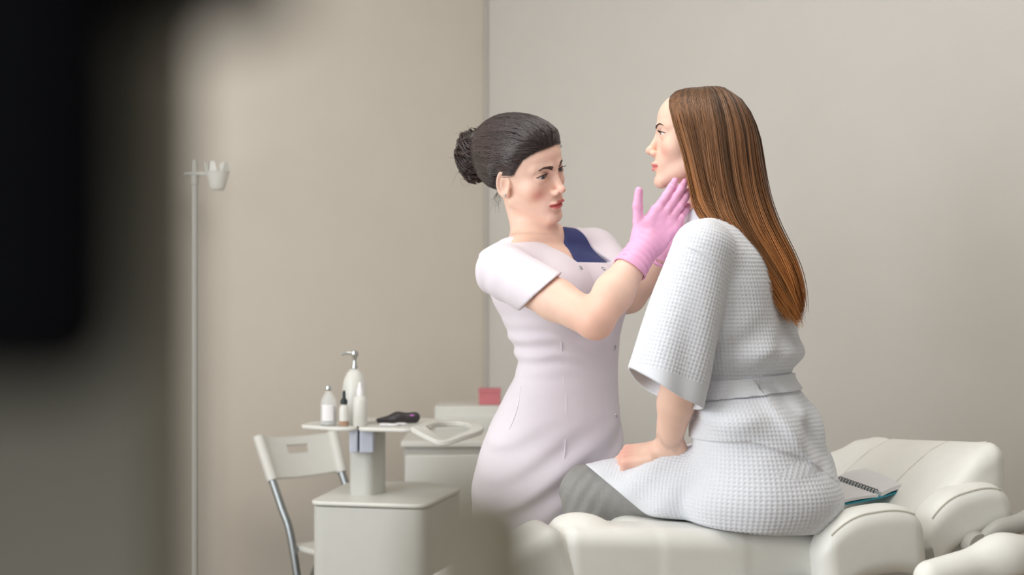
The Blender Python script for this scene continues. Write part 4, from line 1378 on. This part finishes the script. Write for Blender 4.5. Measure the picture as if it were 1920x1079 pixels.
# ear stud
es = stick(nh, np.array([[.0745, .001, -.0370]]), .0005)[0]
MB().lathe((0, 0, 0), [(.0005, -.0022), (.0022, -.0016), (.0028, 0), (.0022, .0016), (.0005, .0022)], 12).build('ear_stud', 'chrome', nurse, smooth=True).data.transform(Matrix.Translation(Vector([float(v) for v in nh.to_world(es[None])[0]])))
# ================================================================== the client (sitting on the couch, face in profile to the left)
CF = np.array([-.87, .48, 0.0]); CF /= np.linalg.norm(CF); CL = np.array([-CF[1], CF[0], 0.0])
ch = Head(at(1306, 257, 3.0), (-1, .08, .035), 0.0, .985, open_=.0048, ears=False, crown=.86)
YC = 2.94
zc_ = lambda py, Y=YC: CAM_Z - (py - 539.5) / FPX * Y
xc_ = lambda px, Y=YC: (px - 960) / FPX * Y
HIP = np.array([.50, 2.84, .825]); KNEE = np.array([.158, 2.975, .792])
HIP2 = HIP - CL * .13; KNEE2 = np.array([.262, 3.085, .775])
rows = []
for py, c, a, b in ((418, 1338, .060, .052), (440, 1350, .115, .070), (470, 1362, .150, .090), (520, 1376, .160, .102), (580, 1386, .160, .104), (630, 1390, .158, .108),
                    (665, 1392, .153, .110), (700, 1392, .135, .094), (730, 1398, .148, .104), (770, 1408, .160, .114), (820, 1416, .170, .124), (880, 1424, .178, .134),
                    (930, 1424, .178, .136), (985, 1414, .165, .122), (1012, 1408, .15, .105)):
    rows.append((zc_(py), xc_(c), YC - (.04 if py > 750 else .0), a, b))
c_col = Column(rows, CF)
SHL = np.array([xc_(1366), YC, zc_(478)]) + CL * .135
SHR = np.array([xc_(1366), YC, zc_(478)]) - CL * .135
ELB, WRC = at(1278, 700, 2.785), at(1252, 838, 2.885)
CN0 = np.array([xc_(1335), YC + .02, zc_(425)]); CN1 = ch.to_world([[0, -.028, -.052]])[0]
cF = np.array([-.90, .36, -.16]); cT = np.array([.36, .80, .45])
hand_c = Hand(WRC + np.array([-.012, .006, -.012]), cF, cT, (-.1, -.5, .85), [(.70, 1.0, .5), (.80, 1.0, .5), (.90, 1.0, .5), (1.0, 1.0, .5)], [.09, .02, -.05, -.13],
              [(.022, .018, -.008), (.034, .045, -.022), (.028, .066, -.034), (.014, .080, -.040)], .90)
def c_skin(p):
    d = smax(c_col(p, -.02), .80 - p[:, 2], .02)
    d = smin(d, cap(p, CN0 + [.012, 0, -.06], CN1, .051, .047), .03)
    d = smin(d, cap(p, SHL, SHR, .05, .05), .05)
    d = smin(d, ch(p), .016)
    d = smin(d, chain(p, [SHL, ELB, ELB * .6 + WRC * .4, WRC, ], [.046, .038, .036, .0250], .012), .02)
    d = smin(d, near(hand_c, p, hand_c.world((0, .05, 0)), .12), .016)
    def legs(p):
        e = None
        for h, kn in ((HIP, KNEE), (HIP2, KNEE2)):
            an = kn + np.array([.03, -.02, -.38])
            c = smin(chain(p, [h, kn, an], [.055, .044, .03]), cap(p, an + [0, 0, -.03], an + CF * .14 + [0, 0, -.06], .03, .02), .03)
            e = c if e is None else smin(e, c, .03)
        return e
    return smin(d, near(legs, p, (.30, 2.97, .60), .42), .03)
client = thing('person', (.46, 2.88, .745), 'seated woman in white waffle robe with long brown hair, seen in profile', 'person')
V1, Q1 = surface(c_skin, ch.c - .14, ch.c + .14, .00145)
zcut = ch.c[2] - .112
V1, Q1 = keep(V1, Q1, V1[:, 2] > zcut - .001)
hp = [hand_c.world(q) for fi in hand_c.f for q in fi] + [hand_c.world(q) for q in hand_c.t] + [hand_c.world((0, -.04, 0))]
hl = np.array(hp).min(0) - .03; hh = np.array(hp).max(0) + .03
V3, Q3 = surface(c_skin, hl, hh, .002)
V2, Q2 = surface(c_skin, (.0, 2.66, .28), (.80, 3.26, 1.46), .0055)
inb = ((V2 > hl + .008) & (V2 < hh - .008)).all(1)
V2, Q2 = keep(V2, Q2, (V2[:, 2] < zcut + .004) & ~inb)
V, Q = join_meshes([(V1, Q1), (V2, Q2), (V3, Q3)])
C = ch.tint(V, srgb(236, 197, 177), srgb(226, 128, 128), srgb(238, 158, 144), srgb(196, 146, 140), .38)
kn_pts = [hand_c.world(fi[0]) for fi in hand_c.f]
for kp in kn_pts: C = redden(C, V, kp, .018, srgb(236, 164, 150), .55)
body_c = mesh_np('body', V, Q, 'skin', client, True, {'tint': C})
eyes(ch, client, look=(0, 1, .02), iris=srgb(96, 74, 70))
brows_lashes(ch, client, thick=.0036, arch=.004)

# ---- leggings
def leg_f(p):
    d = None
    for h, kn in ((HIP, KNEE), (HIP2, KNEE2)):
        an = kn + np.array([.03, -.02, -.36])
        e = chain(p, [h, h * .45 + kn * .55, kn, kn * .6 + an * .4, an], [.075, .066, .0535, .052, .038], .02)
        t = (p - kn.astype(np.float32))
        gk = np.exp(-(t * t).sum(1) / .075 ** 2)
        e = e + .0022 * gk * np.sin((t @ CF.astype(np.float32)) * 210 + t[:, 2] * 120)
        e = smax(e, an[2] + .02 - p[:, 2], .004)
        d = e if d is None else smin(d, e, .02)
    d = smin(d, ell(p, (HIP + HIP2) / 2 + [.0, 0, .01], (.11, .11, .07)), .03)
    return d
V, Q = surface(leg_f, (.0, 2.66, .36), (.72, 3.3, .96), .0045)
mesh_np('leggings', V, Q, 'legging_grey', client)

# ---- robe
SLV_A = SHL + np.array([-.004, -.004, .006]); SLV_B = at(1243, 738, 2.765)
sl_ax = (SLV_B - SLV_A); SLEN = np.linalg.norm(sl_ax); sl_ax = sl_ax / SLEN
SLN = np.array([-.42, .0, -.90]); SLN = SLN * 0 + sl_ax
def sleeve_c(p):
    t = (p - SLV_A.astype(np.float32)) @ sl_ax.astype(np.float32)
    q = p - SLV_A.astype(np.float32) - t[:, None] * sl_ax.astype(np.float32)
    u = np.clip(t / SLEN, 0, 1.1)
    # wider across the picture than deep
    ex = np.array([.98, .10, 0]) - sl_ax * (np.array([.98, .10, 0]) @ sl_ax); ex /= np.linalg.norm(ex)
    ey = np.cross(sl_ax, ex)
    a = q @ ex.astype(np.float32); b = q @ ey.astype(np.float32)
    ra = np.interp(u, [0, .35, .7, 1.1], [.062, .071, .077, .084]); rb = np.interp(u, [0, .35, 1.1], [.062, .064, .066])
    ang = np.arctan2(b, a)
    wob = .0035 * np.sin(ang * 3 + u * 5) * np.clip(u * 1.5 - .2, 0, 1) + .003 * np.sin(ang * 5 - 1 + 3 * u) * u
    k0 = np.sqrt((a / ra) ** 2 + (b / rb) ** 2); k1 = np.sqrt((a / ra ** 2) ** 2 + (b / rb ** 2) ** 2)
    body = k0 * (k0 - 1) / np.maximum(k1, 1e-4) + wob
    body = np.where(t < 0, np.maximum(sph(p, SLV_A, .062), -1), body)
    end = t - SLEN - .018 * (a / .08) + .010 * (a / .08) ** 2
    d = smax(body, end, .003)
    inner = np.maximum(body + .0045, -(t - SLEN * .55))
    d = smax(d, -inner, .002)
    return d, t, ang, u
def plane(p, a, b, c):
    n = np.cross(b - a, c - a); n /= np.linalg.norm(n)
    return (p - a.astype(np.float32)) @ n.astype(np.float32)
h1, h2 = at(1113, 884, 2.90), at(1256, 1004, 2.80)
h3 = h1 + np.array([.055, 1.0, -.128]) * .3
HEMS = plane(np.array([[.5, 2.85, .8]], np.float32), h1, h2, h3)[0]
def robe_parts(p):
    z = p[:, 2]
    l, f, a, b = c_col.local(p)
    back = np.clip(-f * 9, 0, 1); near = np.clip(.3 + l * 6, 0, 1)
    fold = 0
    # blouse of cloth hanging over the belt at the back, pulled creases below it
    gz = np.exp(-((z - zc_(662)) / .030) ** 2)
    fold = fold - .012 * gz * back
    fold = fold + .0045 * np.exp(-((z - zc_(650)) / .05) ** 2) * np.sin(l * 75 + z * 60) * near
    fold = fold + .0055 * np.exp(-((z - zc_(790)) / .06) ** 2) * np.sin((l * .75 + z * .66) * 70 + 1.1)
    fold = fold + .004 * np.clip((zc_(840) - z) / .06, 0, 1) * np.sin(l * 38 + f * 30)
    fold = fold + .003 * np.clip((z - zc_(640)) / .06, 0, 1) * np.sin(l * 36 + 6 * z)
    nearm = np.clip((2.97 - p[:, 1]) / .06, 0, 1)
    # edge of the wrapped-over layer and the long fold below the belt
    ze = np.interp(p[:, 0], [.30, .335, .46, .57, .64, .70], [.912, .917, .922, .888, .838, .80])
    fold = fold - .0055 * nearm * np.clip((z - ze) / .004 + .5, 0, 1) * np.clip((zc_(735) - z) / .03, 0, 1)
    ax, az, bx, bz = .505, zc_(742), .585, zc_(850)
    h_ = np.clip(((p[:, 0] - ax) * (bx - ax) + (z - az) * (bz - az)) / ((bx - ax) ** 2 + (bz - az) ** 2), 0, 1)
    dd = np.sqrt((p[:, 0] - ax - h_ * (bx - ax)) ** 2 + (z - az - h_ * (bz - az)) ** 2)
    sd = (p[:, 0] - ax) * (bz - az) - (z - az) * (bx - ax)
    fold = fold - .010 * nearm * np.exp(-(dd / .016) ** 2) + .008 * nearm * np.exp(-((dd - .028) / .014) ** 2) * (sd < 0)
    tor = c_col(p) + fold
    tor = smin(tor, smin(cap(p, SHL + [0, 0, .004], CN0 + [.02, .0, -.035], .058, .050), cap(p, SHR + [0, 0, .004], CN0 + [.02, 0, -.035], .058, .050), .03), .03)
    return tor
def lap_f(p):
    d = chain(p, [HIP + [0, 0, .005], HIP * .5 + KNEE * .5 + [0, -.004, -.002], KNEE + [-.05, .016, -.006]], [.110, .072, .061], .05)
    d = smin(d, chain(p, [HIP2, HIP2 * .5 + KNEE2 * .5, KNEE2 + [-.02, .0, 0]], [.10, .078, .064], .05), .04)
    t = p @ CF.astype(np.float32)
    d = d + .003 * np.sin(t * 60 + p[:, 2] * 50) * 1.0
    pl = plane(p, h1, h2, h3) * np.sign(HEMS)
    d = smax(d, -pl, .003)
    return d
def tail_f(p):
    """skirt of the robe spread on the seat towards the viewer and behind her"""
    d = ell(p, (.500, 2.83, .795), (.158, .125, .085))
    return d
def robe_f(p):
    tor = robe_parts(p)
    d = smin(tor, tail_f(p), .05)
    lap = lap_f(p)
    d = smin(d, lap, .016)
    s = near(lambda x: sleeve_c(x)[0], p, (SLV_A + SLV_B) / 2, .26)
    d = smin(d, s, .010)
    # far sleeve
    d = smin(d, cap(p, SHR, SHR + np.array([-.06, .03, -.24]), .062, .078), .01)
    # neck opening
    d = smax(d, -cap(p, CN0 + np.array([-.012, 0, -.07]), CN1 + [0, 0, .06], .052, .056), .004)
    # flat on the seat
    d = smax(d, .7475 - .07 * (p[:, 0] - .45) * 1.0 - p[:, 2], .010)
    return d
V, Q = surface(robe_f, (.06, 2.62, .71), (.80, 3.30, 1.45), .0022, slack=1.7)
# woven waffle cells, raised as real relief
P32 = V.astype(np.float32)
tor = field(robe_parts, P32); lap = field(lap_f, P32); sv, t_, ang_, u_ = sleeve_c(P32); tl = field(tail_f, P32)
l, f, a, b = c_col.local(P32)
which = np.argmin(np.stack([np.minimum(tor, tl), lap, sv], 0), 0)
U = np.arctan2(l, -f) * .150; W = P32[:, 2].copy()
lt = (P32 - KNEE.astype(np.float32)) @ CF.astype(np.float32)
perp = np.arctan2(P32[:, 2] - .80, -((P32 - KNEE.astype(np.float32)) @ (-CL).astype(np.float32))) * .085
U = np.where(which == 1, lt, np.where(which == 2, ang_ * .072, U)); W = np.where(which == 1, perp, np.where(which == 2, t_, W))
CELL = .0080
def ridge(x): return np.abs(np.cos(np.pi * x / CELL)) ** 1.6
relief = np.maximum(ridge(U), ridge(W))
pl = plane(P32, h1, h2, h3) * np.sign(HEMS)
flat = np.clip((pl - .012) / .004, 0, 1)                         # plain hem bands
flat = np.where(which == 2, np.clip((SLEN - .030 - t_) / .004, 0, 1), np.where(which == 1, flat, 1))
N = normals(V, Q)
V = V + N * ((relief - .75) * .0020 * flat)[:, None]
robe = mesh_np('robe', V, Q, 'waffle_white', client)
# belt
def belt_f(p):
    l, f, a, b = c_col.local(p)
    zc = zc_(724) - .10 * f
    d = np.abs(robe_parts(p) - .004) - .0035
    return smax(d, np.abs(p[:, 2] - zc) - .0175, .003)
V, Q = surface(belt_f, (.25, 2.68, .96), (.72, 3.24, 1.13), .0028)
bl_, bf_, _, _ = c_col.local(V.astype(np.float32)); V = V + normals(V, Q) * ((np.maximum(ridge(np.arctan2(bl_, -bf_) * .14), ridge(V[:, 2] + .10 * bf_)) - .75) * .0014)[:, None]
mesh_np('belt', V, Q, 'waffle_white', client)
# collar
def collar_f(p):
    ax0 = CN0 + np.array([.004, 0, -.03]); ax1 = CN1 + np.array([.012, 0, -.03])
    d = cap(p, ax0, ax1, .061, .057)
    d = smax(d, -cap(p, ax0, ax1 + (ax1 - ax0), .0545, .0500), .002)
    n = np.array([-.55, -.10, .83]); n /= np.linalg.norm(n)
    top = (p - at(1313, 381, 2.95).astype(np.float32)) @ n.astype(np.float32)
    d = smax(d, top, .004)
    return smax(d, (CN0[2] - .05) - p[:, 2], .004)
V, Q = surface(collar_f, CN0 - .12, CN0 + .13, .0026)
mesh_np('collar', V, Q, 'waffle_white', client)
# shoulder seam where the sleeve is set in
def on_robe(px, py):
    d = at(px, py, 1.0) - np.array([0, 0, CAM_Z]); o = np.array([0, 0, CAM_Z]); ts = np.linspace(2.55, 3.2, 500)
    return o + d * ts[np.argmax(field(robe_f, o + d * ts[:, None]) < -.0005)]
MB().tube(catmull([on_robe(*q) for q in ((1262, 456), (1290, 462), (1322, 478), (1350, 502), (1364, 526))], 40), .0026, 8).build('seam', 'waffle_white', robe, smooth=True)
# ring on her finger
rp = at(1269, 848, 2.93)
ringp = [rp + np.array([.0045 * math.cos(a), .003 * math.sin(a), .0085 * math.sin(a)]) for a in np.linspace(0, 2 * math.pi, 17)[:-1]]
MB().tube(ringp, .0014, 6, closed=True).build('ring', 'gold', client, smooth=True)

# ---- long straight hair: guides from the parting, falling behind the shoulders
def gpt(px, py, Y): return at(px, py, Y)
YH = 3.0
guides = [
    [(1275, 170, 3.00), (1256, 184, 2.965), (1263, 224, 2.937), (1283, 282, 2.925), (1297, 342, 2.922), (1311, 392, 2.908), (1345, 428, 2.885), (1392, 480, 2.868), (1432, 540, 2.855), (1468, 590, 2.848)],
    [(1298, 166, 3.00), (1290, 178, 2.955), (1296, 226, 2.922), (1308, 290, 2.912), (1320, 350, 2.906), (1338, 400, 2.890), (1372, 440, 2.872), (1414, 490, 2.858), (1450, 548, 2.848), (1484, 598, 2.842)],
    [(1322, 163, 3.00), (1330, 176, 2.945), (1342, 230, 2.910), (1350, 296, 2.898), (1360, 358, 2.890), (1376, 410, 2.876), (1404, 456, 2.860), (1440, 504, 2.850), (1470, 556, 2.843), (1496, 602, 2.840)],
    [(1344, 163, 3.00), (1368, 180, 2.950), (1388, 236, 2.922), (1396, 302, 2.908), (1406, 364, 2.896), (1422, 416, 2.882), (1444, 462, 2.868), (1470, 508, 2.858), (1490, 556, 2.852), (1500, 594, 2.850)],
    [(1356, 165, 3.01), (1392, 192, 2.985), (1416, 246, 2.975), (1426, 310, 2.960), (1436, 366, 2.945), (1452, 414, 2.930), (1472, 456, 2.915), (1490, 496, 2.900), (1500, 540, 2.890), (1501, 580, 2.885)],
    [(1352, 165, 3.03), (1390, 194, 3.040), (1414, 250, 3.050), (1422, 312, 3.045), (1430, 366, 3.030), (1444, 414, 3.010), (1462, 456, 2.990), (1480, 498, 2.970), (1492, 540, 2.955), (1498, 572, 2.950)],
    [(1330, 165, 3.04), (1340, 184, 3.078), (1350, 236, 3.095), (1356, 300, 3.098), (1364, 356, 3.090), (1380, 404, 3.070), (1404, 448, 3.050), (1430, 492, 3.030), (1452, 536, 3.010), (1470, 570, 3.00)],
    [(1280, 170, 3.03), (1264, 186, 3.055), (1276, 226, 3.075), (1296, 284, 3.082), (1308, 340, 3.080), (1324, 386, 3.065), (1352, 428, 3.050), (1388, 474, 3.035), (1418, 522, 3.02), (1440, 560, 3.01)],
]
G = np.array([catmull([gpt(*q) for q in g], 22) for g in guides])     # (8, 22, 3)
def hair_at(u):
    """interpolate between guides; u in 0..7"""
    i = np.clip(u.astype(int), 0, 6); f = (u - i)[:, None, None]
    p0 = G[np.maximum(i - 1, 0)]; p1 = G[i]; p2 = G[i + 1]; p3 = G[np.minimum(i + 2, 7)]
    return .5 * (2 * p1 + (p2 - p0) * f + (2 * p0 - 5 * p1 + 4 * p2 - p3) * f ** 2 + (3 * p1 - p0 - 3 * p2 + p3) * f ** 3)
def clear(P, off):
    """keep hair outside the skull"""
    P = P.astype(np.float32)
    def sk(x):
        q = ch.to_local(x); q[:, 0] = np.abs(q[:, 0]); return ch.skull(q) * ch.k
    for _ in range(3):
        m = np.where((((P - ch.c) ** 2).sum(1) < .16 ** 2))[0]
        d = sk(P[m]) - off
        b = m[d < 0]; d = d[d < 0]
        if not len(b): break
        g = grad(sk, P[b], .002); g /= np.linalg.norm(g, axis=1)[:, None] + 1e-6
        P[b] -= d[:, None] * g
    return P
cenl = G[[1, 2, 3, 4, 5, 6]].mean(0)                                   # inner core of the hair mass
hparts = []; hcols = []
# under layer
uu = np.linspace(0, 7, 60); S = hair_at(uu)
S = S + (cenl[None] - S) * np.interp(np.arange(22), [0, 3, 10, 21], [.02, .05, .10, .12])[None, :, None]
n, m = S.shape[:2]
S = clear(S.reshape(-1, 3), .003).reshape(S.shape)
Qb = np.array([(i * m + j, (i + 1) * m + j, (i + 1) * m + j + 1, i * m + j + 1) for i in range(n - 1) for j in range(m - 1)])
hparts.append((S.reshape(-1, 3), Qb))
def hair_col(tt, k):
    root = np.array(srgb(84, 62, 46)[:3]); mid = np.array(srgb(128, 86, 52)[:3]); tip = np.array(srgb(182, 120, 64)[:3])
    c = np.where((tt < .5)[..., None], root + (mid - root) * (tt / .5)[..., None], mid + (tip - mid) * ((tt - .5) / .5)[..., None])
    return c * k[..., None]
tj = np.tile(np.linspace(0, 1, m), (n, 1))
hcols.append(hair_col(tj, np.full((n, m), .62)).reshape(-1, 3))
ns = 3600
u = np.concatenate([rng.uniform(0, 7, ns - 700), rng.uniform(0, .9, 300), rng.uniform(2.0, 5.0, 400)])
lockid = (u * 14).astype(int)                                        # neighbouring strands clump into locks
lock_off = rng.normal(0, 1, (200, 3))
S = hair_at(np.clip(u + rng.normal(0, .02, ns), 0, 6.999))
tt = np.linspace(0, 1, m)
depth = rng.random(ns) ** 1.5
S = S + (cenl[None] - S) * (depth[:, None, None] * np.interp(tt, [0, .2, .5, 1], [.01, .07, .16, .5])[None, :, None])
cl = lock_off[lockid % 200]
S = S + cl[:, None] * np.interp(tt, [0, .15, .5, 1], [.0, .0012, .0030, .0050])[None, :, None]
S = S + rng.normal(0, 1, (ns, 1, 3)) * np.interp(tt, [0, .3, 1], [.0006, .0014, .0040])[None, :, None]
ln = rng.uniform(.84, 1.03, ns)                                      # uneven ends
idx = np.clip(np.linspace(0, 1, m)[None] * ln[:, None] * (m - 1), 0, m - 1 + .6)
i0 = np.clip(idx.astype(int), 0, m - 2); fr = (idx - i0)[..., None]
ar = np.arange(ns)[:, None]
S = S[ar, i0] * (1 - fr) + S[ar, i0 + 1] * fr
S = clear(S.reshape(-1, 3), .0045).reshape(S.shape)
rad = np.interp(tt, [0, .1, .8, 1], [.0006, .0010, .0009, .0002])[None] * rng.uniform(.6, 1.3, (ns, 1))
Vh, Qh = strands(S, rad)
hparts.append((Vh, Qh))
lockc = rng.uniform(.5, 1.65, 200)[lockid % 200]
k = lockc * rng.uniform(.75, 1.3, ns)
face_edge = np.clip(1.2 - u, 0, 1)                                   # lighter framing strands by the face
cc = hair_col(np.clip(np.tile(tt, (ns, 1)) + .30 * face_edge[:, None] * np.clip(tt * 4, 0, 1)[None], 0, 1), np.tile(k[:, None], (1, m)))
hcols.append(np.repeat(cc.reshape(-1, 3), 3, 0))
V, Q = join_meshes(hparts)
mesh_np('hair', V, Q, 'hair_brown', client, True, {'tint': np.concatenate(hcols)})
